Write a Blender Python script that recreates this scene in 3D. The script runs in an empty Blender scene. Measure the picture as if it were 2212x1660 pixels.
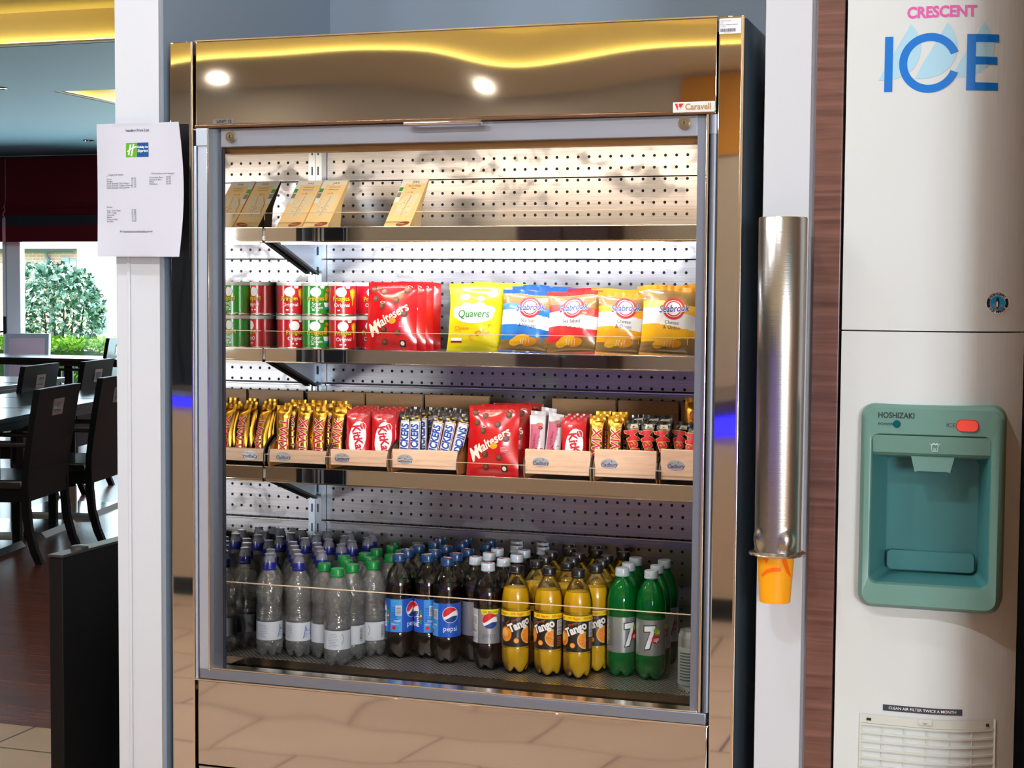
import bpy, bmesh, math, random
from mathutils import Vector, Matrix, noise
from mathutils.geometry import tessellate_polygon

random.seed(7)
SC = bpy.context.scene
COL = SC.collection
PI = math.pi

# ------------------------------------------------------------------ camera
CAM = Vector((0.0, -2.9, 1.46))
FPX, YAW, PITCH, ROLL = 3450.05, 0.3192635, -0.0573972, 0.00757082
_f = Vector((-math.sin(YAW) * math.cos(PITCH), math.cos(YAW) * math.cos(PITCH), math.sin(PITCH)))
_r0 = _f.cross(Vector((0, 0, 1))).normalized()
_u0 = _r0.cross(_f)
_r = _r0 * math.cos(ROLL) + _u0 * math.sin(ROLL)
_u = -_r0 * math.sin(ROLL) + _u0 * math.cos(ROLL)


def _ray(u, v):
    return _f + _r * ((u - 1106) / FPX) - _u * ((v - 830) / FPX)


def atY(u, v, Y):
    """the point of the plane y = Y that the photograph shows at (u, v)"""
    d = _ray(u, v)
    t = (Y - CAM.y) / d.y
    p = CAM + d * t
    return p.x, p.z


def atZ(u, v, Z):
    d = _ray(u, v)
    t = (Z - CAM.z) / d.z
    p = CAM + d * t
    return p.x, p.y


def zat(u, v, Y):
    return atY(u, v, Y)[1]


def xat(u, v, Y):
    return atY(u, v, Y)[0]


cd = bpy.data.cameras.new('camera')
co = bpy.data.objects.new('camera', cd)
COL.objects.link(co)
cd.sensor_width = 36
cd.sensor_fit = 'HORIZONTAL'
cd.lens = FPX * 36 / 2212
cd.clip_start = 0.05
m3 = Matrix((_r, _u, -_f)).transposed()
co.matrix_world = Matrix.Translation(CAM) @ m3.to_4x4()
SC.camera = co

# ------------------------------------------------------------------ materials


def lin(c):
    if isinstance(c, str):
        c = [int(c[i:i + 2], 16) for i in (0, 2, 4)]
    out = []
    for x in c:
        x = x / 255
        out.append(x / 12.92 if x <= 0.04045 else ((x + 0.055) / 1.055) ** 2.4)
    return (*out, 1)


class N:
    """small node-tree helper"""

    def __init__(self, name):
        self.m = bpy.data.materials.new(name)
        self.m.use_nodes = True
        self.t = self.m.node_tree
        self.t.nodes.clear()
        self.out = self.t.nodes.new('ShaderNodeOutputMaterial')

    def n(self, kind, **kw):
        nd = self.t.nodes.new('ShaderNode' + kind)
        for k, v in kw.items():
            setattr(nd, k, v)
        return nd

    def l(self, a, b):
        self.t.links.new(a, b)

    def math(self, op, a, b=None, c=None):
        nd = self.n('Math', operation=op)
        for i, x in enumerate((a, b, c)):
            if x is None:
                continue
            if isinstance(x, (int, float)):
                nd.inputs[i].default_value = x
            else:
                self.l(x, nd.inputs[i])
        return nd.outputs[0]

    def bsdf(self, col=None, rough=.5, metal=0, spec=.5, coat=0, sheen=0):
        b = self.n('BsdfPrincipled')
        if col is not None:
            b.inputs['Base Color'].default_value = col if len(col) == 4 else lin(col)
        b.inputs['Roughness'].default_value = rough
        b.inputs['Metallic'].default_value = metal
        b.inputs['Specular IOR Level'].default_value = spec
        b.inputs['Coat Weight'].default_value = coat
        b.inputs['Coat Roughness'].default_value = .08
        return b

    def coords(self, scale=(1, 1, 1), rot=(0, 0, 0), loc=(0, 0, 0), kind='Object'):
        tc = self.n('TexCoord')
        mp = self.n('Mapping')
        mp.inputs['Scale'].default_value = scale
        mp.inputs['Rotation'].default_value = rot
        mp.inputs['Location'].default_value = loc
        self.l(tc.outputs[kind], mp.inputs['Vector'])
        return mp.outputs[0]

    def noise(self, vec, scale=5, detail=3, rough=.5, dist=0):
        nd = self.n('TexNoise')
        nd.inputs['Scale'].default_value = scale
        nd.inputs['Detail'].default_value = detail
        nd.inputs['Roughness'].default_value = rough
        nd.inputs['Distortion'].default_value = dist
        self.l(vec, nd.inputs['Vector'])
        return nd.outputs['Fac']

    def ramp(self, fac, stops):
        nd = self.n('ValToRGB')
        e = nd.color_ramp.elements
        while len(e) < len(stops):
            e.new(.5)
        for el, (p, c) in zip(e, stops):
            el.position = p
            el.color = c if not isinstance(c, str) and len(c) == 4 else lin(c)
        self.l(fac, nd.inputs[0])
        return nd.outputs[0]

    def bump(self, h, strength=.3, dist=.01):
        nd = self.n('Bump')
        nd.inputs['Strength'].default_value = strength
        nd.inputs['Distance'].default_value = dist
        self.l(h, nd.inputs['Height'])
        return nd.outputs[0]

    def done(self, sh):
        self.l(sh, self.out.inputs['Surface'])
        return self.m


_cache = {}


def mat(col, rough=.5, metal=0, spec=.5, coat=0, name=None):
    key = (str(col), rough, metal, spec, coat)
    if key in _cache:
        return _cache[key]
    q = N(name or 'paint')
    b = q.bsdf(lin(col), rough, metal, spec, coat)
    _cache[key] = q.done(b.outputs[0])
    return _cache[key]


def ink(col):
    return mat(col, .42, 0, .4, name='ink')


def emit(col, s, name='lamp_glow'):
    q = N(name)
    e = q.n('Emission')
    e.inputs[0].default_value = lin(col)
    e.inputs[1].default_value = s
    return q.done(e.outputs[0])


def shell_mat(name, col, ior=1.33, rough=.03, extra=0.0, diffuse=None, dmix=0, glint=0):
    """thin clear film: transparent with fresnel gloss"""
    q = N(name)
    tr = q.n('BsdfTransparent')
    tr.inputs[0].default_value = col if len(col) == 4 else (*col, 1)
    gl = q.n('BsdfGlossy')
    gl.inputs['Roughness'].default_value = rough
    if glint:
        q.l(q.bump(q.noise(q.coords(), 70, 2, .5, .5), glint, .003), gl.inputs['Normal'])
    fr = q.n('Fresnel')
    fr.inputs['IOR'].default_value = ior
    fac = q.math('ADD', fr.outputs[0], extra)
    base = tr.outputs[0]
    if dmix:
        df = q.n('BsdfDiffuse')
        df.inputs[0].default_value = diffuse
        tl = q.n('BsdfTranslucent')
        tl.inputs[0].default_value = diffuse
        ad = q.n('MixShader')
        ad.inputs[0].default_value = .5
        q.l(df.outputs[0], ad.inputs[1])
        q.l(tl.outputs[0], ad.inputs[2])
        mx0 = q.n('MixShader')
        mx0.inputs[0].default_value = dmix
        q.l(base, mx0.inputs[1])
        q.l(ad.outputs[0], mx0.inputs[2])
        base = mx0.outputs[0]
    mx = q.n('MixShader')
    q.l(fac, mx.inputs[0])
    q.l(base, mx.inputs[1])
    q.l(gl.outputs[0], mx.inputs[2])
    return q.done(mx.outputs[0])


# ------------------------------------------------------------------ mesh builder


class MB:
    def __init__(self):
        self.v, self.f, self.mi, self.sm = [], [], [], []
        self.boxy = False

    def add(self, verts, faces, mi=0, smooth=False, M=None):
        b = len(self.v)
        for p in verts:
            p = Vector(p)
            self.v.append(M @ p if M is not None else p)
        for i, f in enumerate(faces):
            self.f.append([b + k for k in f])
            self.mi.append(mi[i] if isinstance(mi, list) else mi)
            self.sm.append(smooth)
        return self

    def box(self, x0, x1, y0, y1, z0, z1, mi=0, bev=0, seg=2, M=None):
        x0, x1 = min(x0, x1), max(x0, x1)
        y0, y1 = min(y0, y1), max(y0, y1)
        z0, z1 = min(z0, z1), max(z0, z1)
        vs = [(x0, y0, z0), (x1, y0, z0), (x1, y1, z0), (x0, y1, z0), (x0, y0, z1), (x1, y0, z1), (x1, y1, z1), (x0, y1, z1)]
        fs = [(0, 3, 2, 1), (4, 5, 6, 7), (0, 1, 5, 4), (1, 2, 6, 5), (2, 3, 7, 6), (3, 0, 4, 7)]
        if bev:
            bm = bmesh.new()
            bv = [bm.verts.new(p) for p in vs]
            for f in fs:
                bm.faces.new([bv[k] for k in f])
            bmesh.ops.bevel(bm, geom=list(bm.edges), offset=bev, segments=seg, profile=.5, affect='EDGES')
            bm.normal_update()
            self.boxy = True
            b0 = len(self.f)
            axis = [max(abs(c) for c in f.normal) > .999 for f in bm.faces]
            self.bm(bm, mi, True, M)
            for k, flat in enumerate(axis):
                self.sm[b0 + k] = not flat
            bm.free()
        else:
            self.add(vs, fs, mi, False, M)
        return self

    def bm(self, bm, mi=0, smooth=True, M=None):
        bm.verts.index_update()
        self.add([v.co.copy() for v in bm.verts], [[v.index for v in f.verts] for f in bm.faces], mi, smooth, M)
        return self

    def cyl(self, p0, p1, r0, r1=None, seg=20, mi=0, caps=True, smooth=True):
        p0, p1 = Vector(p0), Vector(p1)
        r1 = r0 if r1 is None else r1
        ax = (p1 - p0).normalized()
        a = ax.cross(Vector((0, 0, 1)))
        if a.length < 1e-4:
            a = Vector((1, 0, 0))
        a.normalize()
        b = ax.cross(a)
        vs = []
        for p, r in ((p0, r0), (p1, r1)):
            for k in range(seg):
                t = 2 * PI * k / seg
                vs.append(p + a * (r * math.cos(t)) + b * (r * math.sin(t)))
        fs = [(k, (k + 1) % seg, seg + (k + 1) % seg, seg + k) for k in range(seg)]
        self.add(vs, fs, mi, smooth)
        if caps:
            n = len(self.v)
            self.add(vs[:seg], [list(range(seg))[::-1]], mi, False)
            self.add(vs[seg:], [list(range(seg))], mi, False)
        return self

    def tube(self, pts, rad, seg=8, mi=0):
        pts = [Vector(p) for p in pts]
        if not isinstance(rad, (list, tuple)):
            rad = [rad] * len(pts)
        vs, fs = [], []
        for i, p in enumerate(pts):
            d = (pts[min(i + 1, len(pts) - 1)] - pts[max(i - 1, 0)]).normalized()
            a = d.cross(Vector((0, 0, 1)))
            if a.length < 1e-3:
                a = Vector((1, 0, 0))
            a.normalize()
            b = d.cross(a)
            for k in range(seg):
                t = 2 * PI * k / seg
                vs.append(p + (a * math.cos(t) + b * math.sin(t)) * rad[i])
        for i in range(len(pts) - 1):
            for k in range(seg):
                fs.append((i * seg + k, i * seg + (k + 1) % seg, (i + 1) * seg + (k + 1) % seg, (i + 1) * seg + k))
        fs.append(list(range(seg))[::-1])
        fs.append([(len(pts) - 1) * seg + k for k in range(seg)])
        return self.add(vs, fs, mi, True)

    def lathe(self, prof, seg=28, c=(0, 0, 0), mi=0, fn=None, cap0=False, cap1=False):
        """prof: list of (r, z[, mat])"""
        vs, fs, ms = [], [], []
        n = len(prof)
        for q in prof:
            for k in range(seg):
                t = 2 * PI * k / seg
                r, z = q[0], q[1]
                if fn:
                    r, z = fn(r, z, t)
                vs.append((c[0] + r * math.cos(t), c[1] + r * math.sin(t), c[2] + z))
        for i in range(n - 1):
            for k in range(seg):
                fs.append((i * seg + k, i * seg + (k + 1) % seg, (i + 1) * seg + (k + 1) % seg, (i + 1) * seg + k))
                ms.append(prof[i][2] if len(prof[i]) > 2 else mi)
        if cap0:
            fs.append(list(range(seg))[::-1])
            ms.append(ms[0])
        if cap1:
            fs.append([(n - 1) * seg + k for k in range(seg)])
            ms.append(ms[-1])
        return self.add(vs, fs, ms, True)

    def prism(self, poly, fn0, fn1, mi=0, smooth=False):
        """poly: 2d points; fn0/fn1 map a 2d point to the two end faces"""
        n = len(poly)
        vs = [fn0(*p) for p in poly] + [fn1(*p) for p in poly]
        fs = [list(range(n))[::-1], [n + k for k in range(n)]]
        fs += [(k, (k + 1) % n, n + (k + 1) % n, n + k) for k in range(n)]
        return self.add(vs, fs, mi, smooth)

    def grid(self, fn, nu, nv, mi=0, smooth=True, matfn=None, flip=False):
        vs = [fn(i / nu, j / nv) for j in range(nv + 1) for i in range(nu + 1)]
        fs, ms = [], []
        for j in range(nv):
            for i in range(nu):
                q = [j * (nu + 1) + i, j * (nu + 1) + i + 1, (j + 1) * (nu + 1) + i + 1, (j + 1) * (nu + 1) + i]
                fs.append(q[::-1] if flip else q)
                ms.append(matfn((i + .5) / nu, (j + .5) / nv) if matfn else mi)
        return self.add(vs, fs, ms, smooth)

    # --- flat artwork laid on a surface; fn(x, y, off) -> point
    def art(self, verts, faces, fn, mi, off=.0005, maxlen=None):
        tris = []
        for f in faces:
            if len(f) > 4:
                for q in tessellate_polygon([[Vector((verts[k][0], verts[k][1], 0)) for k in f]]):
                    tris.append(tuple(verts[f[k]] for k in q))
                continue
            for k in range(1, len(f) - 1):
                tris.append((verts[f[0]], verts[f[k]], verts[f[k + 1]]))
        if maxlen:
            out = []
            while tris:
                t = tris.pop()
                L = [math.dist(t[0], t[1]), math.dist(t[1], t[2]), math.dist(t[2], t[0])]
                k = L.index(max(L))
                if L[k] > maxlen:
                    a, b, c = t[k], t[(k + 1) % 3], t[(k + 2) % 3]
                    m = ((a[0] + b[0]) / 2, (a[1] + b[1]) / 2)
                    tris.append((a, m, c))
                    tris.append((m, b, c))
                else:
                    out.append(t)
            tris = out
        vs, fs = [], []
        for t in tris:
            b = len(vs)
            vs += [fn(p[0], p[1], off) for p in t]
            fs.append((b, b + 1, b + 2))
        return self.add(vs, fs, mi, False)

    def poly(self, pts, fn, mi, off=.0005, maxlen=None):
        return self.art(pts, [list(range(len(pts)))], fn, mi, off, maxlen)

    def rect(self, x0, y0, x1, y1, fn, mi, off=.0005, maxlen=None):
        return self.poly([(x0, y0), (x1, y0), (x1, y1), (x0, y1)], fn, mi, off, maxlen)

    def disc(self, cx, cy, rx, ry, fn, mi, off=.0005, n=20, rot=0, maxlen=None):
        c, s = math.cos(rot), math.sin(rot)
        p = []
        for k in range(n):
            a, b = rx * math.cos(2 * PI * k / n), ry * math.sin(2 * PI * k / n)
            p.append((cx + a * c - b * s, cy + a * s + b * c))
        return self.poly(p, fn, mi, off, maxlen)

    def ring(self, cx, cy, r0, r1, fn, mi, off=.0005, n=24, a0=0, a1=2 * PI, ey=1, maxlen=None):
        vs, fs = [], []
        for k in range(n + 1):
            a = a0 + (a1 - a0) * k / n
            vs += [(cx + r0 * math.cos(a), cy + r0 * math.sin(a) * ey), (cx + r1 * math.cos(a), cy + r1 * math.sin(a) * ey)]
        for k in range(n):
            fs.append((2 * k, 2 * k + 1, 2 * k + 3, 2 * k + 2))
        return self.art(vs, fs, fn, mi, off, maxlen)

    def stroke(self, pts, w, fn, mi, off=.0005, maxlen=None):
        vs, fs = [], []
        for i, p in enumerate(pts):
            q0, q1 = pts[max(i - 1, 0)], pts[min(i + 1, len(pts) - 1)]
            dx, dy = q1[0] - q0[0], q1[1] - q0[1]
            L = math.hypot(dx, dy) or 1
            ww = w[i] if isinstance(w, (list, tuple)) else w
            nx, ny = -dy / L * ww / 2, dx / L * ww / 2
            vs += [(p[0] + nx, p[1] + ny), (p[0] - nx, p[1] - ny)]
        for i in range(len(pts) - 1):
            fs.append((2 * i, 2 * i + 1, 2 * i + 3, 2 * i + 2))
        return self.art(vs, fs, fn, mi, off, maxlen)

    def text(self, s, size, cx, cy, fn, mi, off=.0006, rot=0, shear=0, bold=0, sx=1, align='CENTER', maxlen=None, mirror=False):
        V, F = text2d(s, shear, bold, align)
        c, sn = math.cos(rot), math.sin(rot)
        P = [(cx + (x * sx * c - y * sn) * size, cy + (x * sx * sn + y * c) * size) for x, y in V]
        return self.art(P, F, fn, mi, off, maxlen)

    def build(self, name, mats, parent=None, loc=None, rotz=0, world=False, angle=38, rot=None):
        off = Vector((0, 0, 0))
        if world:
            q = parent
            while q is not None:
                off += q.location
                q = q.parent
            if parent is None and loc is not None:
                off = Vector(loc)
        me = bpy.data.meshes.new(name)
        me.from_pydata([(p - off) for p in self.v], [], self.f)
        if not isinstance(mats, (list, tuple)):
            mats = [mats]
        for m in mats:
            me.materials.append(m)
        me.polygons.foreach_set('material_index', self.mi)
        me.polygons.foreach_set('use_smooth', self.sm)
        me.update()
        if any(self.sm):
            me.set_sharp_from_angle(angle=math.radians(20 if self.boxy else angle))
        o = bpy.data.objects.new(name, me)
        COL.objects.link(o)
        if parent is not None:
            o.parent = parent
        if loc is not None:
            o.location = loc
        if rotz:
            o.rotation_euler = (0, 0, rotz)
        if rot:
            o.rotation_euler = rot
        return o


_tc = {}


def text2d(s, shear=0, bold=0, align='CENTER'):
    key = (s, shear, bold, align)
    if key in _tc:
        return _tc[key]
    cu = bpy.data.curves.new('lettering', 'FONT')
    cu.body = s
    cu.size = 1
    cu.shear = shear
    cu.offset = bold
    cu.align_x = align
    cu.align_y = 'CENTER'
    cu.resolution_u = 3
    o = bpy.data.objects.new('lettering', cu)
    COL.objects.link(o)
    dg = bpy.context.evaluated_depsgraph_get()
    me = bpy.data.meshes.new_from_object(o.evaluated_get(dg))
    V = [(v.co.x, v.co.y) for v in me.vertices]
    F = [list(p.vertices) for p in me.polygons]
    bpy.data.objects.remove(o)
    bpy.data.meshes.remove(me)
    bpy.data.curves.remove(cu)
    if bold and V:
        # keep the thickened outlines from spiking past the plain letters
        P, _ = text2d(s, shear, 0, align)
        g = abs(bold) * 1.6
        lx, hx = min(p[0] for p in P) - g, max(p[0] for p in P) + g
        ly, hy = min(p[1] for p in P) - g, max(p[1] for p in P) + g
        V = [(min(max(x, lx), hx), min(max(y, ly), hy)) for x, y in V]
    _tc[key] = (V, F)
    return _tc[key]


def thing(name, label, cat, loc=(0, 0, 0), rotz=0, group=None):
    o = bpy.data.objects.new(name, None)
    o.empty_display_size = .05
    COL.objects.link(o)
    o.location = loc
    o.rotation_euler = (0, 0, rotz)
    o['label'] = label
    o['category'] = cat
    if group:
        o['group'] = group
    return o


def tag(o, label, cat, group=None):
    o['label'] = label
    o['category'] = cat
    if group:
        o['group'] = group
    return o


def struct(o, label=None, cat=None):
    o['kind'] = 'structure'
    if label:
        o['label'] = label
    if cat:
        o['category'] = cat
    return o


def dup(root, loc, rotz=None, label=None, group=None, scale=None, rot=None):
    r = root.copy()
    COL.objects.link(r)
    r.location = loc
    if rotz is not None:
        r.rotation_euler = (0, 0, rotz)
    if rot is not None:
        r.rotation_euler = rot
    if scale:
        r.scale = (scale,) * 3 if not isinstance(scale, tuple) else scale
    if label:
        r['label'] = label
    if group:
        r['group'] = group
    for ch in list(root.children):
        c = ch.copy()
        COL.objects.link(c)
        c.parent = r
        for g in list(ch.children):
            d = g.copy()
            COL.objects.link(d)
            d.parent = c
    return r


ORD = ['first', 'second', 'third', 'fourth', 'fifth', 'sixth', 'seventh', 'eighth', 'ninth']


def flatY(y0):
    """a surface facing the viewer's side (-y)"""
    return lambda x, y, o: (x, y0 - o, y)


def cylfn(R, z0=0, a0=0):
    """artwork wrapped round a cylinder about z; x = 0 faces -y"""
    def fn(x, y, o):
        a = x / R + a0
        return ((R + o) * math.sin(a), -(R + o) * math.cos(a), z0 + y)
    return fn
# ------------------------------------------------------------------ shared materials


def steel(name, col, rough, bump_scale=0, bump_str=0, bump_dist=.01, stretch=(1, 1, 1), seed=0):
    q = N(name)
    b = q.bsdf(lin(col), rough, 1)
    if bump_scale:
        v = q.coords(stretch, loc=(seed, seed * .7, 0))
        h = q.noise(v, bump_scale, 1, .4)
        q.l(q.bump(h, bump_str, bump_dist), b.inputs['Normal'])
    return q.done(b.outputs[0])


M_MIRROR = steel('polished_steel', (222, 216, 210), .03, 1.5, .42, .014, (1, 1, 1.5), 3.1)
M_KICK = steel('polished_steel_kick', (206, 200, 194), .04, 2.4, .45, .014, (1, 1, 1.3), 5.2)
M_LIP = steel('polished_steel_lip', (206, 200, 194), .03, 1.4, .1, .01, (1, 1, .6), 1.2)
M_INMIRROR = steel('mirror_wall', (226, 224, 220), .015)
M_ALU = mat((150, 158, 174), .5, 1, name='aluminium')
M_ALU_L = mat((214, 226, 242), .5, 1, name='bright_aluminium')
M_ALU_D = mat((92, 100, 114), .5, 1, name='dull_aluminium')
M_EDGE = mat((235, 222, 206), .18, 1, name='bright_edge')
M_CHROME = mat((225, 222, 215), .08, 1, name='chrome')
M_DARK = mat((18, 18, 20), .5, name='dark_gap')
M_SIDE = mat((66, 80, 92), .42, .7, name='side_steel')
M_BLACKW = mat((12, 10, 10), .5, 0, .2, name='black_panel')
M_WHITE = mat((203, 206, 213), .55, name='white_paint')
M_GREYW = mat((146, 162, 180), .6, name='blue_grey_paint')
M_TRIMGREY = mat((170, 168, 178), .5, name='grey_trim')


def perf_sheet(name, pitch_x, pitch_z, r, ox, oz, base, rough, axes=(0, 2), stagger=False, dimple=False, wear=False):
    """brushed steel sheet pierced with a grid of round holes"""
    q = N(name)
    tc = q.n('TexCoord')
    sp = q.n('SeparateXYZ')
    q.l(tc.outputs['Object'], sp.inputs[0])
    a, c = sp.outputs[axes[0]], sp.outputs[axes[1]]
    zi = q.math('DIVIDE', q.math('ADD', c, oz), pitch_z)
    xi = q.math('DIVIDE', q.math('ADD', a, ox), pitch_x)
    if stagger:
        row = q.math('FLOOR', zi)
        xi = q.math('ADD', xi, q.math('MULTIPLY', q.math('MODULO', row, 2.0), .5))
    fx = q.math('SUBTRACT', q.math('FRACT', xi), .5)
    fz = q.math('SUBTRACT', q.math('FRACT', zi), .5)
    dx = q.math('MULTIPLY', fx, pitch_x)
    dz = q.math('MULTIPLY', fz, pitch_z * (.62 if dimple else 1))
    if dimple:
        dx = q.math('MULTIPLY', dx, .8)
    d = q.math('SQRT', q.math('ADD', q.math('POWER', dx, 2), q.math('POWER', dz, 2)))
    hole = q.math('LESS_THAN', d, r)
    rim = q.math('LESS_THAN', d, r * 1.55)
    b = q.bsdf(lin(base), rough, 1)
    v = q.coords((3, 3, 160) if axes[1] == 2 else (3, 120, 1))
    nz = q.noise(v, 3, 2)
    col = q.ramp(nz, [(.3, lin(base)), (.7, lin([min(255, x + 18) for x in base]))])
    if wear:
        w = q.noise(q.coords((1, 1, 1.5)), 9, 5, .65, .4)
        rr = q.ramp(w, [(.52, (rough, rough, rough, 1)), (.62, (min(1, rough + .22),) * 3 + (1,))])
        q.l(rr, b.inputs['Roughness'])
    q.l(col, b.inputs['Base Color'])
    h = q.math('SUBTRACT', q.math('MULTIPLY', nz, .05), q.math('MULTIPLY', rim, 1.0))
    q.l(q.bump(h, .35, .0015), b.inputs['Normal'])
    dk = q.bsdf(lin((10, 9, 9)), .7)
    mx = q.n('MixShader')
    q.l(hole, mx.inputs[0])
    q.l(b.outputs[0], mx.inputs[1])
    q.l(dk.outputs[0], mx.inputs[2])
    return q.done(mx.outputs[0])


def tile_mat():
    q = N('stone_floor_tile')
    v = q.coords((1, 1, 1), loc=(.27, .33, 0))
    bt = q.n('TexBrick')
    bt.offset = .5
    for k, val in (('Scale', 1), ('Mortar Size', .005), ('Mortar Smooth', .1), ('Bias', 0), ('Brick Width', .64), ('Row Height', .42)):
        bt.inputs[k].default_value = val
    bt.inputs['Color1'].default_value = lin((206, 178, 146))
    bt.inputs['Color2'].default_value = lin((198, 170, 140))
    bt.inputs['Mortar'].default_value = lin((96, 76, 60))
    q.l(v, bt.inputs['Vector'])
    nz = q.noise(q.coords(), 2.5, 4)
    mx = q.n('MixRGB', blend_type='MULTIPLY')
    mx.inputs[0].default_value = .35
    q.l(bt.outputs['Color'], mx.inputs[1])
    q.l(q.ramp(nz, [(.3, lin((215, 205, 195))), (.7, lin((255, 255, 255)))]), mx.inputs[2])
    b = q.bsdf(None, .38)
    q.l(mx.outputs[0], b.inputs['Base Color'])
    return q.done(b.outputs[0])


def wood_mat(name, c0, c1, scale=(1, 14, 1), rough=.3, nscale=6, plank=0, coat=0, spec=.5, rot=(0, 0, 0)):
    q = N(name)
    v = q.coords(scale, rot=rot)
    nz = q.noise(v, nscale, 5, .6, .6)
    col = q.ramp(nz, [(.3, lin(c0)), (.7, lin(c1))])
    b = q.bsdf(None, rough, 0, spec, coat)
    if plank:
        bt = q.n('TexBrick')
        bt.inputs['Scale'].default_value = 1
        bt.inputs['Mortar Size'].default_value = .002
        bt.inputs['Brick Width'].default_value = 1.3
        bt.inputs['Row Height'].default_value = plank
        bt.inputs['Color1'].default_value = (1, 1, 1, 1)
        bt.inputs['Color2'].default_value = (.72, .72, .72, 1)
        bt.inputs['Mortar'].default_value = (.25, .25, .25, 1)
        q.l(q.coords(), bt.inputs['Vector'])
        mx = q.n('MixRGB', blend_type='MULTIPLY')
        mx.inputs[0].default_value = .8
        q.l(col, mx.inputs[1])
        q.l(bt.outputs['Color'], mx.inputs[2])
        col = mx.outputs[0]
    q.l(col, b.inputs['Base Color'])
    return q.done(b.outputs[0])


M_FLOORW = wood_mat('dark_wood_floor', (104, 52, 40), (146, 84, 64), (.6, 9, 1), .25, 5, .12)
M_BLACKWOOD = wood_mat('black_stained_wood', (4, 5, 8), (9, 10, 14), (2, 2, 12), .4, 4, 0, 0, .22)
M_TABLEW = wood_mat('dark_table_wood', (20, 16, 16), (34, 28, 27), (2, 14, 2), .22, 4)
M_WALNUT = wood_mat('walnut_board', (86, 54, 47), (132, 92, 80), (.9, .9, 22), .3, 3.2)
M_BEECH = wood_mat('beech_tray', (236, 190, 156), (250, 214, 182), (2.5, 30, 30), .4, 5)
M_BEECHBACK = wood_mat('beech_back', (190, 146, 104), (210, 166, 122), (2.5, 20, 20), .5, 5)

# ------------------------------------------------------------------ the setting
YW = 12.2            # window wall of the dining room
CEIL = 2.92
fl = MB().box(-18, 5.6, -8.2, 1.59, -.06, 0).build('floor', tile_mat())
struct(fl)
fw = MB().box(-18, -1.83, 1.59, YW + .1, -.06, .001).build('floor', M_FLOORW)
struct(fw)

M_SOFFIT = mat((100, 146, 162), .6, name='soffit_paint')
M_COFFER = mat((246, 230, 186), .6, name='coffer_paint')
cx0, cx1, cy0, cy1 = -9.5, 1.6, -6.5, round(atZ(120, 97, CEIL)[1], 2)
HX, HY0 = [round(k, 2) for k in atZ(116, 198, CEIL)]
HY1 = HY0 + 3     # raised coffer over the servery
c = MB()
c.box(-18, 5.6, cy1, HY0, CEIL, CEIL + .3)
c.box(-18, HX, HY0, YW + .1, CEIL, CEIL + .3)
c.box(HX, -1.83, HY1, YW + .1, CEIL, CEIL + .3)
c.box(-2.2, -1.83, HY0, HY1, CEIL, CEIL + .3)
c.box(-18, cx0, cy0, cy1, CEIL, CEIL + .3)
c.box(cx1, 5.6, cy0, cy1, CEIL, CEIL + .3)
struct(c.build('ceiling', M_SOFFIT))
struct(MB().box(-18, 5.6, -8.2, cy0, CEIL, CEIL + .3).build('ceiling', mat((226, 216, 204), .6)))
c = MB()
CH_ = .2
c.box(cx0, cx1, cy0, cy1, CEIL + CH_, CEIL + .3)
for x0, x1, y0, y1 in ((cx0, cx1, cy1 - .012, cy1), (cx0, cx1, cy0, cy0 + .012), (cx0, cx0 + .012, cy0, cy1), (cx1 - .012, cx1, cy0, cy1)):
    c.box(x0, x1, y0, y1, CEIL + .001, CEIL + CH_)
c.box(cx0, cx1, cy1 - .06, cy1, CEIL + .001, CEIL + .012)
c.box(cx0, cx1, cy0, cy0 + .06, CEIL + .001, CEIL + .012)
c.box(HX, -2.2, HY0, HY1, CEIL + CH_, CEIL + .3)
c.box(HX, HX + .01, HY0, HY1, CEIL + .001, CEIL + CH_)
c.box(HX, HX + .05, HY0, HY1, CEIL + .001, CEIL + .010)
c.box(HX, -2.2, HY1 - .01, HY1, CEIL + .001, CEIL + CH_)
c.box(HX, -2.2, HY0, HY0 + .01, CEIL + .001, CEIL + CH_)
struct(c.build('ceiling', M_COFFER))
E_YEL = emit((252, 230, 122), 9.5, 'cove_led')
for nm, (x0, x1, y0, y1), lab in (('cove_light', (cx0 + .1, cx1 - .1, cy1 - .04, cy1 - .02), 'yellow light strip along the coffer edge towards the dining room'),
                              ('cove_light', (cx0 + .1, cx1 - .1, cy0 + .02, cy0 + .04), 'yellow light strip along the coffer edge opposite the cooler'),
                              ('cove_light', (HX + .015, HX + .035, HY0 + .1, HY1 - .1), 'yellow light strip inside the smaller dining room coffer')):
    o = MB().box(x0, x1, y0, y1, CEIL + .012, CEIL + .019).build(nm, E_YEL)
    tag(o, lab, 'light', 'yellow cove light strips')


def downlight(x, y, label, z=CEIL):
    t = thing('downlight', label, 'light', (x, y, z))
    a = MB().lathe([(.052, 0), (.056, -.006), (.043, -.008), (.038, 0)], 24)
    a.build('trim_ring', M_CHROME, t)
    MB().lathe([(.0375, -.001), (.001, -.002)], 24).build('lens', emit((255, 228, 170), 10, 'downlight_lens'), t)


x, y = atZ(192, 303, CEIL)
downlight(x, y, 'small recessed downlight in the teal ceiling, beside the price notice')
x, y = atZ(-1, 190, CEIL)
downlight(x, y, 'small recessed downlight in the teal ceiling, cut by the picture edge')
for k, xx in enumerate((-5.6, -3.6, -1.6)):
    downlight(xx, -7.25, 'recessed downlight in the soffit behind the servery counter, %s from the dining side' % ['first', 'second', 'third'][k])

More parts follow.
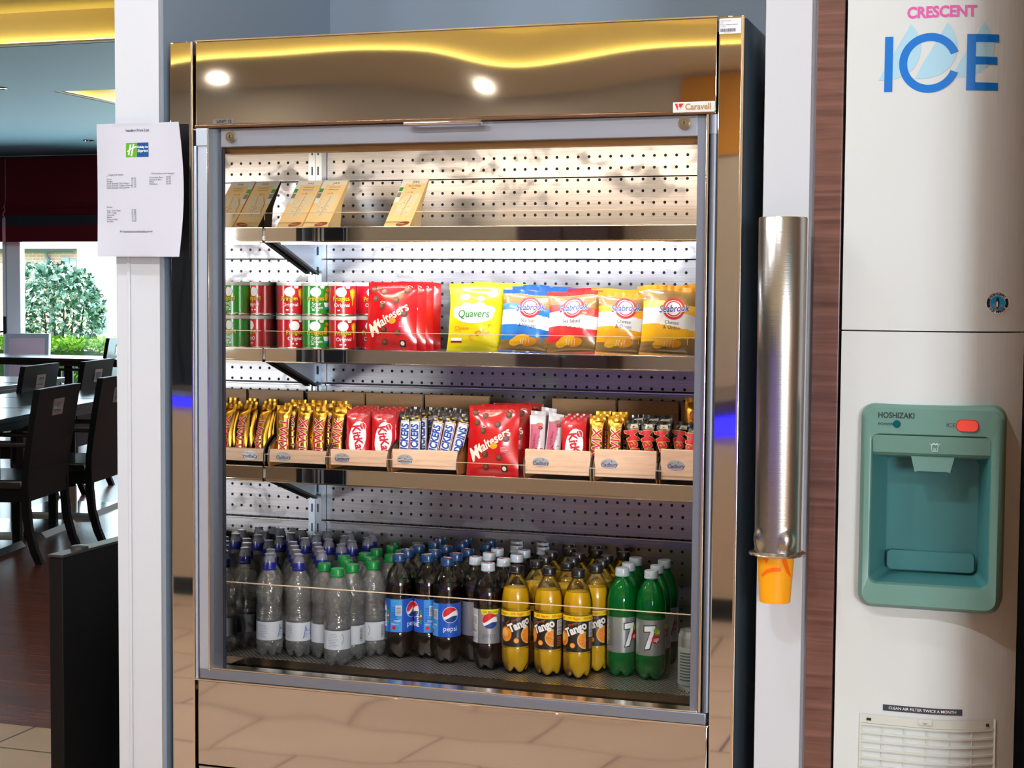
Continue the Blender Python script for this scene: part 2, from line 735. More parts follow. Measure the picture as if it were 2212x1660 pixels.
# alcove and posts
AX = atY(345, 600, 0)[0]
CX = atY(252, 700, 0)[0]
w = MB().box(CX, AX, 0, .86, 0, CEIL + .1, 0)
w.box(CX + .0265, CX + .034, -.0035, .001, 0, 1.53, 0, .0015)
struct(w.build('wall_left', M_WHITE))
struct(MB().box(AX, 5.6, .82, .95, 0, CEIL + .1).build('wall_back', M_GREYW))
M_ALC = M_GREYW
struct(MB().box(AX, AX + .004, .012, .82, 0, CEIL + .1).build('wall_alcove', M_ALC))
PX0, PX1 = atY(1645, 600, 0)[0], atY(1745, 600, 0)[0]
struct(MB().box(PX0, PX1, 0, .82, 0, CEIL + .1, 0, .002).build('trim_1', M_WHITE))
TX1 = atY(1757, 600, .012)[0]
struct(MB().box(PX1, TX1, .012, .1, 0, CEIL + .1).build('trim_2', M_TRIMGREY))
WX1 = atY(1815, 600, .0)[0]
o = MB().box(TX1 + .0005, WX1, 0, .5, 0, CEIL + .1, 0, .002).build('walnut_board', M_WALNUT)
struct(o)
o.name = 'trim_3'
struct(MB().box(CX - .12, CX, .86, YW, 0, CEIL + .1).build('wall_dining', mat((190, 192, 196), .6)))
struct(MB().box(.03, .6, -.35, .82, 0, CEIL + .1).build('wall_right', mat((128, 92, 60), .5)))
# walls behind the camera
M_TAN = mat((206, 196, 184), .6, name='tan_wall')
r = MB()
RY = -8.0
RX0, RX1, RZ0, RZ1 = 2.9, 5.4, 1.0, 2.6
r.box(-18, RX0, RY - .2, RY, 0, CEIL + .1)
r.box(RX0, RX1, RY - .2, RY, 0, RZ0)
r.box(RX0, RX1, RY - .2, RY, RZ1, CEIL + .1)
r.box(RX1, 5.6, RY - .2, RY, 0, CEIL + .1)
struct(r.build('wall_rear', M_TAN))
struct(MB().box(5.6, 5.8, -8.2, .95, 0, CEIL + .1).build('wall_side', mat((168, 126, 80), .6)))
struct(MB().box(-18.2, -18, -8.2, YW, 0, CEIL + .1).build('wall_far', M_TAN))

# counter behind the camera with the blue strip under its top
t = thing('servery_counter', 'servery counter with blue light strip opposite the cooler', 'counter', (-1.4, -4.15, 0))
MB().box(-2.6, 2.6, -.3, .3, .1, .9).build('body', mat((176, 150, 122), .45), t)
MB().box(-2.7, 2.7, -.36, .36, .955, 1.0, 0, .006).build('worktop', mat((60, 46, 38), .25), t)
MB().box(-2.6, 2.6, .29, .325, .905, .95).build('light_strip', emit((34, 30, 255), 6, 'blue_led'), t)
MB().box(-2.55, 2.55, -.25, .25, 0, .1).build('plinth', M_DARK, t)

# dark cupboards and a warm panel on the wall behind the counter, seen in the steel
o = thing('tall_cupboard', 'tall dark brown cupboard on the wall facing the cooler', 'cupboard', (-3.3, RY + .22, 0))
MB().box(-.36, .36, -.2, .2, .0, 2.25, 0, .004).build('carcass', mat((52, 34, 30), .45), o)
for s_ in (-1, 1):
    d_ = MB().box(-.17, .17, .2, .22, .1, 2.2, 0, .004, M=Matrix.Translation((s_ * .178, 0, 0))).build('door', mat((70, 36, 34), .4), o)
    MB().box(s_ * .03 - .008, s_ * .03 + .008, .22, .245, 1.0, 1.3, 0, .003).build('handle', M_CHROME, d_)
o = thing('navy_screen', 'dark navy folding screen on the wall facing the cooler, at its dining end', 'screen', (-6.3, RY + .1, 0))
for k in range(7):
    MB().box(-1.2 + k * .34, -.87 + k * .34, -.03, .03, .02, 2.3, 0, .004).build('panel', mat((30, 38, 52), .5), o)
o = MB().box(-2.45, -1.1, RY, RY + .03, 2.36, CEIL - .02, 0, .004).build('warm_wall_panel', mat((216, 150, 60), .55))
tag(o, 'warm orange wall panel high on the wall facing the cooler', 'panel')

# dining room window wall
WL, WR = -15.5, -7.2
zb_sill, zt = .35, 2.44
w = MB()
w.box(-18, WL, YW, YW + .2, 0, CEIL + .1)
w.box(WR, CX, YW, YW + .2, 0, CEIL + .1)
w.box(WL, WR, YW, YW + .2, 0, zb_sill)
w.box(WL, WR, YW, YW + .2, zt, CEIL + .1)
struct(w.build('wall_window', mat((205, 208, 212), .6)))
mx0, mx1 = xat(9, 620, YW), xat(47, 620, YW)
w = MB()
for x0, x1, z0, z1 in ((mx0, mx1, zb_sill, zt), (WL, WL + .06, zb_sill, zt), (WR - .06, WR, zb_sill, zt), (WL, WR, zb_sill, zb_sill + .07), (WL, WR, zt - .06, zt)):
    w.box(x0, x1, YW - .03, YW + .06, z0, z1, 0, .006)
w.box(mx0 + .05, mx0 + .058, YW - .036, YW - .028, zb_sill, zt, 1)
wf = struct(w.build('window_1', [mat((240, 246, 250), .4), mat((150, 162, 172), .5)]))
M_GLASS = shell_mat('window_glass', (.93, .97, .98), 1.3, .02)
MB().box(mx1, WR - .06, YW + .01, YW + .016, zb_sill + .07, zt - .06).build('pane', M_GLASS, wf)
MB().box(WL + .06, mx0, YW + .01, YW + .016, zb_sill + .07, zt - .06).build('pane', M_GLASS, wf)
h = MB()
hx = xat(15, 700, YW)
hz0, hz1 = zat(15, 722, YW), zat(15, 684, YW)
h.box(hx - .018, hx + .018, YW - .045, YW - .03, hz0, hz1, 0, .004)
h.cyl((hx, YW - .06, hz0 + .03), (hx - .12, YW - .075, hz0 + .015), .01, .009, 10)
h.cyl((hx, YW - .03, hz0 + .03), (hx, YW - .066, hz0 + .03), .01, .01, 10)
h.build('window_handle', mat((58, 60, 66), .35, .6), wf)

# roman blinds
M_RED = wood_mat('red_blind_cloth', (72, 4, 18), (86, 8, 24), (30, 30, 30), .8, 8, 0, 0, .2)
M_BAND = mat((14, 20, 26), .8, name='dark_band_cloth')


def blind(u0, u1, label):
    yb = YW - .12
    x0, x1 = xat(u0, 440, yb), xat(u1, 440, yb)
    z = lambda v: zat(100, v, yb)
    t = thing('roman_blind', label, 'blind', ((x0 + x1) / 2, yb, z(340)))
    prof = [(0, z(341)), (0, z(400)), (-.004, z(436)), (-.03, z(447)), (-.006, z(452)), (-.05, z(464)), (-.02, z(470))]
    for nm, pr, m in (('cloth', prof, M_RED), ('band', [(-.052, z(466)), (-.052, z(489))], M_BAND), ('hem', [(-.054, z(488)), (-.054, z(523))], M_RED)):
        inset = 0 if nm == 'cloth' else .03

        def fn(a, b, pr=pr):
            k = b * (len(pr) - 1)
            i = min(int(k), len(pr) - 2)
            s = k - i
            yy = pr[i][0] * (1 - s) + pr[i + 1][0] * s
            zz = pr[i][1] * (1 - s) + pr[i + 1][1] * s
            return (x0 + inset + a * (x1 - x0 - inset), yb + yy + .004 * math.sin(a * 9), zz)
        g = MB().grid(fn, 24, (len(pr) - 1) * 3)
        g.grid(lambda a, b: (Vector(fn(a, b)) + Vector((0, .012, 0))), 24, (len(pr) - 1) * 3, flip=True)
        g.build(nm, m, t, world=True)
    MB().box(x0, x1, yb - .01, yb + .03, z(341), z(337)).build('head_rail', M_BAND, t, world=True)


blind(13, 275, 'dark red roman blind over the window, behind the price notice')
blind(-210, 9, 'dark red roman blind cut by the picture edge, left of the window mullion')

# outside
struct(MB().box(-40, 8, YW + .2, 60, -.3, -.1).build('ground', mat((120, 150, 70), .9)))


def leaves(mb, n, fn, size, mats, seed):
    rnd = random.Random(seed)
    for k in range(n):
        p = fn(rnd)
        s = size * rnd.uniform(.7, 1.3)
        R = Matrix.Rotation(rnd.uniform(0, 6.28), 3, 'Z') @ Matrix.Rotation(rnd.uniform(-1.2, 1.2), 3, 'X') @ Matrix.Rotation(rnd.uniform(-1, 1), 3, 'Y')
        q = [Vector((0, -s, 0)), Vector((.55 * s, -.1 * s, .12 * s)), Vector((0, s, 0)), Vector((-.55 * s, -.1 * s, .12 * s))]
        b = len(mb.v)
        mb.v += [R @ a + p for a in q]
        mb.f.append([b, b + 1, b + 2, b + 3])
        mb.mi.append(rnd.choice(mats))
        mb.sm.append(False)


def blob_pt(c, rx, ry, rz):
    def fn(rnd):
        while True:
            v = Vector((rnd.gauss(0, 1), rnd.gauss(0, 1), rnd.gauss(0, 1)))
            if v.length > .1:
                break
        v.normalize()
        r = rnd.uniform(.6, 1) ** .4
        r *= 1 + .18 * noise.noise(v * 3)
        return Vector((c[0] + v.x * rx * r, c[1] + v.y * ry * r, c[2] + v.z * rz * r))
    return fn


BY = YW + 3.4
bx0, bx1 = xat(48, 660, BY), xat(222, 660, BY)
bz1, bz0 = zat(120, 572, BY), zat(120, 770, BY)
t = thing('holly_shrub', 'large variegated shrub outside the dining room window', 'shrub', ((bx0 + bx1) / 2, BY, -.1))
fb = MB()
cxb, hw = (bx0 + bx1) / 2, (bx1 - bx0) / 2
leaves(fb, 2600, blob_pt((cxb - .05, BY, (bz0 + bz1) / 2), hw * .92, .7, (bz1 - bz0) / 2), .046, [0, 0, 1, 1, 2, 3], 1)
leaves(fb, 900, blob_pt((cxb - .22, BY, bz1 - .3), .5, .5, .34), .044, [0, 1, 1, 2, 3], 2)
fb.build('foliage', [mat((60, 116, 96), .5), mat((170, 212, 196), .45), mat((220, 238, 220), .45), mat((36, 80, 62), .6)], t, world=True)
st = MB()
for k in range(5):
    st.tube([(cxb + (k - 2) * .06, BY, -.1), (cxb + (k - 2) * .12, BY, .6), (cxb + (k - 2) * .16, BY + .05, 1.3)], [.022, .016, .008])
st.build('stem', mat((70, 56, 44), .8), t, world=True)
HY = YW + 1.5
hg = MB()
hx0, hx1, hz = xat(-60, 740, HY), xat(300, 740, HY), zat(150, 742, HY)
leaves(hg, 4200, lambda r: Vector((r.uniform(hx0, hx1), HY + r.uniform(-.25, .3), (hz + .07 * r.gauss(0, .5)) if r.random() < .55 else r.uniform(.2, hz))), .034, [0, 0, 1, 2], 3)
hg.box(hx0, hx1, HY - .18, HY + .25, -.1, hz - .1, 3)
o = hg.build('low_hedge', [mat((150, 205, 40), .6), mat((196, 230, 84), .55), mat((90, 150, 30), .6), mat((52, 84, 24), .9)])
tag(o, 'low bright green hedge just outside the dining room window', 'hedge')
o['kind'] = 'stuff'

GY = 31.0
gx0, gx1, gz1 = xat(-120, 540, GY), xat(166, 540, GY), zat(100, 538, GY)
t = thing('brick_house', 'pale brick house with gutter and drainpipe seen through the window', 'building', ((gx0 + gx1) / 2, GY, -.1))
q = N('pale_brick')
bt = q.n('TexBrick')
for k, val in (('Scale', 1), ('Mortar Size', .01), ('Brick Width', .22), ('Row Height', .075)):
    bt.inputs[k].default_value = val
bt.inputs['Color1'].default_value = lin((226, 180, 168))
bt.inputs['Color2'].default_value = lin((216, 166, 156))
bt.inputs['Mortar'].default_value = lin((226, 214, 206))
q.l(q.coords((1, 1, 1), rot=(PI / 2, 0, 0)), bt.inputs['Vector'])
b = q.bsdf(None, .9)
q.l(bt.outputs[0], b.inputs['Base Color'])
MB().box(gx0, gx1, GY, GY + 4, -.1, gz1).build('wall', q.done(b.outputs[0]), t, world=True)
MB().prism([(-.25, 0), (4.3, 0), (2, 1.3)], lambda y, z: (gx0 - .1, GY + y, gz1 + z), lambda y, z: (gx1 + .1, GY + y, gz1 + z)).build('roof', mat((236, 226, 222), .9), t, world=True)
g = MB().cyl((gx0, GY - .12, gz1 - .02), (gx1, GY - .12, gz1 - .02), .07, .07, 12)
g.build('gutter', mat((96, 110, 124), .5), t, world=True)
pxx = xat(112, 560, GY)
MB().tube([(pxx - .08, GY - .12, gz1 - .05), (pxx - .08, GY - .1, gz1 - .2), (pxx, GY - .06, gz1 - .35), (pxx, GY - .06, -.1)], .045, 10).build('drainpipe', mat((110, 124, 138), .5), t, world=True)
for u0, u1, v0, v1 in ((99, 111, 556, 590), (134, 150, 556, 590), (152, 165, 560, 590)):
    a, bz = xat(u0, v0, GY), xat(u1, v0, GY)
    f = MB().box(a, bz, GY - .03, GY + .02, zat(u0, v1, GY), zat(u0, v0, GY))
    f.build('window', mat((170, 196, 214), .3), t, world=True)
WY = 28.0
t = thing('white_building', 'white rendered building seen through the window beside the brick house', 'building', (xat(215, 600, WY), WY, -.1))
MB().box(xat(167, 600, WY), xat(330, 600, WY), WY, WY + 2.6, -.1, zat(200, 470, WY)).build('wall', mat((244, 244, 244), .9), t, world=True)
for u0, u1, v0, v1 in ((205, 228, 648, 672), (212, 230, 682, 716)):
    MB().box(xat(u0, v0, WY), xat(u1, v0, WY), WY - .04, WY + .02, zat(u0, v1, WY), zat(u0, v0, WY)).build('window', mat((160, 180, 196), .4), t, world=True)
# ------------------------------------------------------------------ the display cooler
XM, YB, DECK = -1.65, .615, .66          # mirror wall, back panel, bottle deck
XL, XR = atY(366, 92, 0)[0], -.5225      # outer front edges
XRI = -.565                              # inner right liner
YS = .32                                 # shelf fronts
ZTOP = 1.9635
INK = [mat((255, 255, 255), .4), mat((20, 18, 18), .5), ink('C8102E'), ink('1F5FB4')]

cool = thing('display_cooler', 'stainless steel open display cooler stocked with snacks and bottled drinks', 'cooler', ((XL + XR) / 2, .33, 0))
B = lambda mb, name, m, p=cool: mb.build(name, m, p, world=True)

s = MB()
s.box(XL + .004, XR - .004, .06, .66, 1.90, 1.945)
s.box(XL + .004, XR - .004, YB + .02, .66, .02, 1.9)
s.box(XL + .004, XM - .012, .06, .63, .02, 1.9)
s.box(XRI + .006, XR - .004, .06, .63, .02, 1.9)
s.box(XM - .01, XRI + .004, .05, YB, .02, .612)
s.box(XM - .01, XRI + .004, .062, YB, 1.80, 1.9)
B(s, 'cabinet_shell', mat((70, 72, 78), .45, .6))
B(MB().box(XL + .02, XR - .02, .05, .6, 0, .05), 'plinth', M_DARK)
# dark rounded end panel
pr = [(XR - .001, .008), (XR + .005, .012), (XR + .012, .03), (XR + .019, .08), (XR + .023, .2), (XR + .024, .64), (XR - .001, .64)]
e = MB()
n = len(pr)
zt_ = [ZTOP - .002, ZTOP - .006, ZTOP - .014, ZTOP - .024, ZTOP - .034, ZTOP - .04, ZTOP - .002]
vs = [(x, y, .02) for x, y in pr] + [(x, y, z) for (x, y), z in zip(pr, zt_)]
e.add(vs, [(k, (k + 1) % n, n + (k + 1) % n, n + k) for k in range(n)] + [list(range(n))[::-1], [n + k for k in range(n)]], 0, True)
B(e, 'end_panel', M_SIDE)

LPX1 = -1.6465
for x0, x1 in ((XL, LPX1), (-.5685, XR)):
    p = MB().box(x0, x1, 0, .06, .02, ZTOP, 0, .003)
    p.box(x1 - .0035 if x0 < -1 else x1 - .0045, x1 + .001, -.0012, .02, .03, ZTOP - .001, 1, .001)
    B(p, 'front_post', [M_MIRROR, M_EDGE])
hb, ht = 1.7935, ZTOP - .0015
B(MB().box(-1.6405, -.5715, .002, .06, hb, ht, 0, .002), 'header_panel', M_MIRROR)
l = MB().box(-1.6405, -.5715, -.003, .06, hb - .006, hb, 0, .001)
l.box(-1.6405, -.5715, .0, .055, ht, ht + .0025, 1)
B(l, 'header_trim', [mat((150, 116, 96), .25, 1), M_EDGE])
B(MB().box(-1.6405, -.5715, .002, .05, .4755, .653, 0, .002), 'kick_panel', M_KICK)
B(MB().box(-1.6405, -.5715, .004, .05, .06, .4725, 0, .002), 'base_panel', M_KICK)
k = MB().box(-1.645, -.569, -.003, .05, .653, .657, 0, .001)
B(k, 'kick_trim', M_EDGE)
r = MB().box(-1.634, -.5735, -.002, .035, .6575, .6795, 0, .002)
r.box(-1.607, -.59, -.003, .03, .6795, .6825, 1, .001)
B(r, 'bottom_rail', [M_ALU, M_EDGE])
# guides of the roll-down blind
g = MB()
g.box(-1.6345, -1.6115, -.001, .02, .676, 1.787, 1, .001)
g.box(-1.6115, -1.6075, -.006, .02, .676, 1.787, 2, .001)
g.box(-1.6075, -1.587, .012, .02, .676, 1.787, 3)
g.box(-1.587, -1.5835, .014, .02, .676, 1.745, 4)
g.box(-1.637, -1.609, -.004, .03, 1.752, 1.787, 1, .001)
g.box(-1.6445, -1.6385, .0, .03, .656, 1.752, 1, .001)
B(g, 'blind_guide', [M_ALU, M_ALU_L, M_EDGE, M_ALU_D, mat((40, 46, 56), .5, .4)])
g = MB()
g.box(-.6065, -.588, .008, .05, .68, 1.787, 3, .001)
g.box(-.588, -.5835, -.004, .04, .68, 1.787, 2, .001)
g.cyl((-.5755, .008, .68), (-.5755, .008, 1.787), .0072, .0072, 14, 3)
g.cyl((-.5755, .008, 1.752), (-.5755, .008, 1.787), .0085, .0085, 14, 0)
g.box(-.583, -.569, .012, .05, .68, 1.787, 4)
B(g, 'blind_guide', [M_ALU, M_ALU_L, M_EDGE, mat((134, 140, 154), .5, 1), mat((60, 50, 46), .4, .6)])
b = MB().box(-1.587, -.6065, .008, .026, 1.749, 1.787, 0, .0015)
bar = B(b, 'blind_rail', mat((160, 162, 172), .5, 1))
for (x, z) in ((-1.563, 1.770), (-.6305, 1.773)):
    q = MB()
    q.cyl((x, .012, z), (x, .0035, z), .0125, .0115, 26, 0)
    q.cyl((x, .004, z), (x, .002, z), .0095, .0092, 24, 1)
    q.cyl((x, .003, z), (x, .001, z), .0055, .005, 20, 0)
    q.box(x - .0012, x + .0012, .0, .0008, z - .003, z + .003, 2)
    B(q, 'lock', [mat((190, 180, 160), .2, 1), mat((150, 140, 118), .3, 1), M_DARK], bar)
x0, x1 = atY(873, 266, -.012)[0], atY(1040, 263, -.012)[0]
zz = zat(956, 265, -.012)
q = MB().cyl((x0, -.012, zz), (x1, -.012, zz), .0048, .0048, 16)
for x in (x0 + .012, x1 - .012):
    q.cyl((x, -.012, zz), (x, .01, zz), .003, .003, 10)
B(q, 'handle', M_CHROME, bar)
B(MB().box(-1.60, -.6, .03, .06, 1.738, 1.7935, 0, .001), 'lamp_cover', mat((176, 140, 96), .35, 1))

# inside
ph = .0253
M_PERF = perf_sheet('perforated_back', ph, .0262, .0034, .0105, .0, (150, 147, 148), .33, wear=True)
zs = [DECK, .905, 1.238, 1.536, 1.722, 1.80]
p = MB()
for i in range(len(zs) - 1):
    y = YB - .001 * (i % 2)
    p.box(XM + .018, XRI, y, y + .003, zs[i] + .0015, zs[i + 1] - .0015)
    p.box(XM + .018, XRI, y - .007, y, zs[i + 1] - .006, zs[i + 1] - .0015, 1, .001) if i in (0, 1) else None
B(p, 'back_panel', [M_PERF, mat((206, 202, 200), .25, 1)])
B(MB().box(XM - .008, XM, .128, YB + .004, DECK - .01, 1.80), 'mirror_panel', M_INMIRROR)['label'] = 'mirror-polished inner end wall'
B(MB().box(XM - .01, XM + .001, .118, .128, DECK - .01, 1.80), 'mirror_trim', M_DARK)
B(MB().box(XM - .012, XM - .002, .05, .118, DECK - .01, 1.80), 'jamb', M_ALU_D)
B(MB().box(-1.652, -1.5875, .0205, .028, .684, 1.786), 'added_dark_backing', mat((34, 40, 52), .5))  # dark backing added behind the guide so the shelf lips reflect darker
B(MB().box(XRI, XRI + .006, .05, YB + .004, DECK - .01, 1.80), 'side_liner', M_INMIRROR)
u = MB().box(XM + .0005, XM + .017, YB - .03, YB + .002, DECK, 1.80)
for kk in range(24):
    z = DECK + .03 + kk * .0475
    u.box(XM + .006, XM + .0095, YB - .0306, YB - .0295, z, z + .02, 1)
B(u, 'slotted_upright', [mat((176, 186, 196), .3, 1), M_DARK])

M_DECKP = perf_sheet('perforated_deck', .0115, .0062, .0017, .0, .0, (196, 188, 182), .42, (0, 1), True, True)
d = MB().box(XM, XRI, .19, YB, DECK - .012, DECK)
d.box(XM, XRI, .184, .19, DECK - .014, DECK + .001, 1)
d.box(XM, XRI, .19, .2, .62, DECK - .012, 2)
d.box(XM, XRI, .05, .2, .612, .618, 2)
B(d, 'bottle_deck', [M_DECKP, M_EDGE, mat((140, 130, 120), .2, 1)])
M_ACR = shell_mat('clear_acrylic', (.985, .985, .98), 1.22, .02)
M_ACRE = mat((226, 196, 166), .3, 0, .8)
za = zat(900, 1286, .14)
a = MB().box(XM + .001, XRI - .001, .14, .1435, .62, za - .0016)
a.box(XM + .001, XRI - .001, .14, .1435, za - .0016, za, 1)
B(a, 'front_guard', [M_ACR, M_ACRE])

lip = {}
for i, (v0, v1, va) in enumerate(((488.5, 523, 456), (760.5, 793, 721.5), (1027, 1063, 999))):
    um = 1000
    # height of the lip read half way along the shelf
    z1, z0, za = zat(um, v0, YS), zat(um, v1, YS), zat(um, va, YS - .004)
    lip[i] = z1
    q = MB().box(XM + .002, XRI - .002, YS + .004, YB - .0012, z1 - .008, z1 - .004)
    sh = B(q, 'shelf', mat((190, 188, 186), .3, 1))
    q = MB().box(XM + .003, XRI - .003, YS, YS + .004, z0, z1, 0, .001)
    q.box(XM + .003, XRI - .003, YS - .0012, YS + .004, z1 - .0022, z1, 1, .0006)
    q.box(XM + .003, XRI - .003, YS - .0012, YS + .02, z0, z0 + .003, 2, .0006)
    B(q, 'front_lip', [M_LIP, M_EDGE, mat((156, 136, 112), .25, 1)], sh)
    q = MB().box(XM + .004, XRI - .004, YS - .006, YS - .003, z0 + .006, za - .0012)
    q.box(XM + .004, XRI - .004, YS - .006, YS - .003, za - .0012, za, 1)
    B(q, 'riser', [M_ACR, M_ACRE], sh)
    q = MB().prism([(YS + .035, z0 + .006), (YB - .03, z0 + .006), (YB - .03, z0 - .055), (YB - .05, z0 - .062)],
                   lambda y, z: (XM + .004, y, z), lambda y, z: (XM + .0065, y, z), 0)
    q.prism([(YS + .035, z0 + .006), (YB - .05, z0 - .062), (YB - .05, z0 - .067), (YS + .02, z0 + .004)],
            lambda y, z: (XM + .004, y, z), lambda y, z: (XM + .016, y, z), 1)
    B(q, 'bracket', [mat((150, 160, 172), .4, .8), mat((26, 28, 32), .5)], sh)
    if i == 0:
        q = MB().cyl((XM + .03, YS + .03, z0 + .004), (XRI - .18, YS + .03, z0 + .004), .007, .007, 12)
        B(q, 'lamp_tube', emit((238, 244, 255), 66, 'cold_tube'), sh)['label'] = 'cold white lamp tube under the top shelf'
q = MB().cyl((XM + .04, .085, 1.788), (XRI - .03, .085, 1.788), .008, .008, 12)
B(q, 'lamp_tube', emit((255, 240, 214), 54, 'warm_tube'))['label'] = 'warm lamp tube under the header'

# badge and stickers
y0 = -.0015
xa, xb = -.651, -.5725
b = MB().box(xa, xb, -.004, .003, 1.791, 1.8105, 0, .0012)
F = flatY(-.004)
b.poly([(xa + .004, 1.8075), (xa + .0095, 1.8075), (xa + .0085, 1.8035), (xa + .0105, 1.8035), (xa + .0095, 1.7945)], F, 1)
b.poly([(xa + .0115, 1.8075), (xa + .0205, 1.8075), (xa + .0138, 1.7975), (xa + .0145, 1.8015), (xa + .0122, 1.8015)], F, 1)
b.text('Caravell', .0158, xa + .0475, 1.8008, F, 2, rot=.005, bold=.022, sx=.93)
B(b, 'badge', [mat((222, 224, 222), .4), ink('E0202A'), ink('B98A5A')])
b = MB()
F = flatY(.002)
b.rect(-1.6015, 1.7955, -1.5535, 1.8045, F, 0)
b.text('UNIT 12', .0075, -1.5755, 1.8, F, 1, .001, bold=.03, sx=1.25)
B(b, 'unit_label', [mat((112, 106, 100), .6), ink('201C18')])
b = MB()
F = flatY(0)
b.rect(-.5675, 1.931, -.5275, 1.9585, F, 0)
for i, (tx, sz) in enumerate((('Holiday Inn Express', .0031), ('Leeds', .0028), ('Property - Refrigeration Equipment', .0028), ('Caravell 12', .0028))):
    b.text(tx, sz, -.5655, 1.9545 - i * .0035, F, 1, .001, sx=.8, align='LEFT')
rnd = random.Random(3)
x = -.5655
while x < -.537:
    wd = rnd.choice((.0005, .0008, .0011))
    b.rect(x, 1.9345, x + wd, 1.9405, F, 1, .001)
    x += wd + rnd.choice((.0005, .0008))
b.text('0 0 1 2 4 1 7', .0022, -.552, 1.9328, F, 1, .001)
B(b, 'asset_sticker', [mat((232, 232, 238), .5), ink('5A5A64')])
# ------------------------------------------------------------------ products: helpers


def foil(col, rough=.28, metal=0, coat=.5):
    return mat(col, rough, metal, .6, coat, name='wrapper')


M_GOLD = mat((214, 160, 60), .24, 1, name='gold_foil')


def pouch(W, H, T, nu=20, nv=30, s=.05, seed=0, wr=.0022, top=None, pinch=.06, p=.55, flare=0):
    top = s if top is None else top

    def prof(v):
        w = (v - s) / (1 - s - top)
        return max(0.0, math.sin(PI * min(max(w, 0), 1))) ** p

    def surf(x, z, off, sgn=-1):
        u = max(-1, min(1, 2 * x / W))
        v = max(0, min(1, z / H))
        pf = prof(v)
        t = T / 2 * pf * (1 - abs(u) ** 2.6)
        k = Vector((x * 26 + seed * 3.1, sgn * 2 + seed, z * 20))
        wrk = noise.noise(k) * wr * (1 - abs(u) ** 4) * (.35 + pf)
        if v > 1 - top or v < s:
            wrk += math.sin(x * 420 + seed) * .0006
        edge = max(0, abs(v - .5) * 2 - .7) / .3
        wrk += noise.noise(Vector((x * 70, seed, 0))) * .0024 * edge * (1 - abs(u) ** 4)
        xx = x * (1 - pinch * pf + flare * (1 - v)) + noise.noise(Vector((seed, z * 14, 1))) * .002
        zz = z + (noise.noise(Vector((x * 22, seed, 5))) * .003 if v > .85 else 0)
        return Vector((xx, sgn * (t + .0009 + off) + wrk * (1 if sgn < 0 else -.4) + noise.noise(Vector((z * 9, seed, 8))) * .002, zz))
    fn = lambda x, y, off: surf(x, y, off)

    def body(mb, matfn):
        mb.grid(lambda a, b: surf((a - .5) * W, b * H, 0, -1), nu, nv, matfn=matfn)
        mb.grid(lambda a, b: surf((a - .5) * W, b * H, 0, 1), nu, nv, matfn=matfn, flip=True)
    return fn, body


def globe(mb, cx, cy, r, fn, red, white, blue, off=.0005):
    """three-colour wave roundel"""
    n = 14
    lo = lambda x: cy + r * (-.42 + .28 * math.sin((x - cx) / r * 2.0 + .5))
    hi = lambda x: cy + r * (.12 + .42 * math.sin((x - cx) / r * 1.7 + .2))
    for a, b, m in ((None, lo, blue), (lo, hi, white), (hi, None, red)):
        V, F = [], []
        for k in range(n + 1):
            x = cx - r + 2 * r * k / n
            h = math.sqrt(max(0, r * r - (x - cx) ** 2))
            y0 = cy - h if a is None else min(max(a(x), cy - h), cy + h)
            y1 = cy + h if b is None else min(max(b(x), cy - h), cy + h)
            V += [(x, y0), (x, y1)]
        for k in range(n):
            F.append((2 * k, 2 * k + 2, 2 * k + 3, 2 * k + 1))
        mb.art(V, F, fn, m, off, .008)


def barcode(mb, x0, y0, x1, y1, fn, white, black, off=.0005, seed=1, horiz=False):
    mb.rect(x0, y0, x1, y1, fn, white, off, .008)
    rnd = random.Random(seed)
    x = (y0 if horiz else x0) + .001
    e = (y1 if horiz else x1) - .001
    while x < e:
        w = rnd.choice((.0004, .0007, .001))
        if horiz:
            mb.rect(x0 + .001, x, x1 - .001, x + w, fn, black, off + .0003, .01)
        else:
            mb.rect(x, y0 + .0022, x + w, y1 - .001, fn, black, off + .0003, .01)
        x += w + rnd.choice((.0005, .0009))


def lines(mb, x0, x1, y1, n, dy, h, fn, m, off=.0005, seed=1):
    rnd = random.Random(seed)
    for k in range(n):
        mb.rect(x0, y1 - k * dy - h, x0 + (x1 - x0) * rnd.uniform(.65, 1), y1 - k * dy, fn, m, off, .01)


# ------------------------------------------------------------------ crisp tubes
CR, CH = .0305, .0758
_m_rim = mat((206, 204, 200), .22, 1, name='tin_rim')
_m_lid = mat((226, 222, 214), .35, name='plastic_lid')


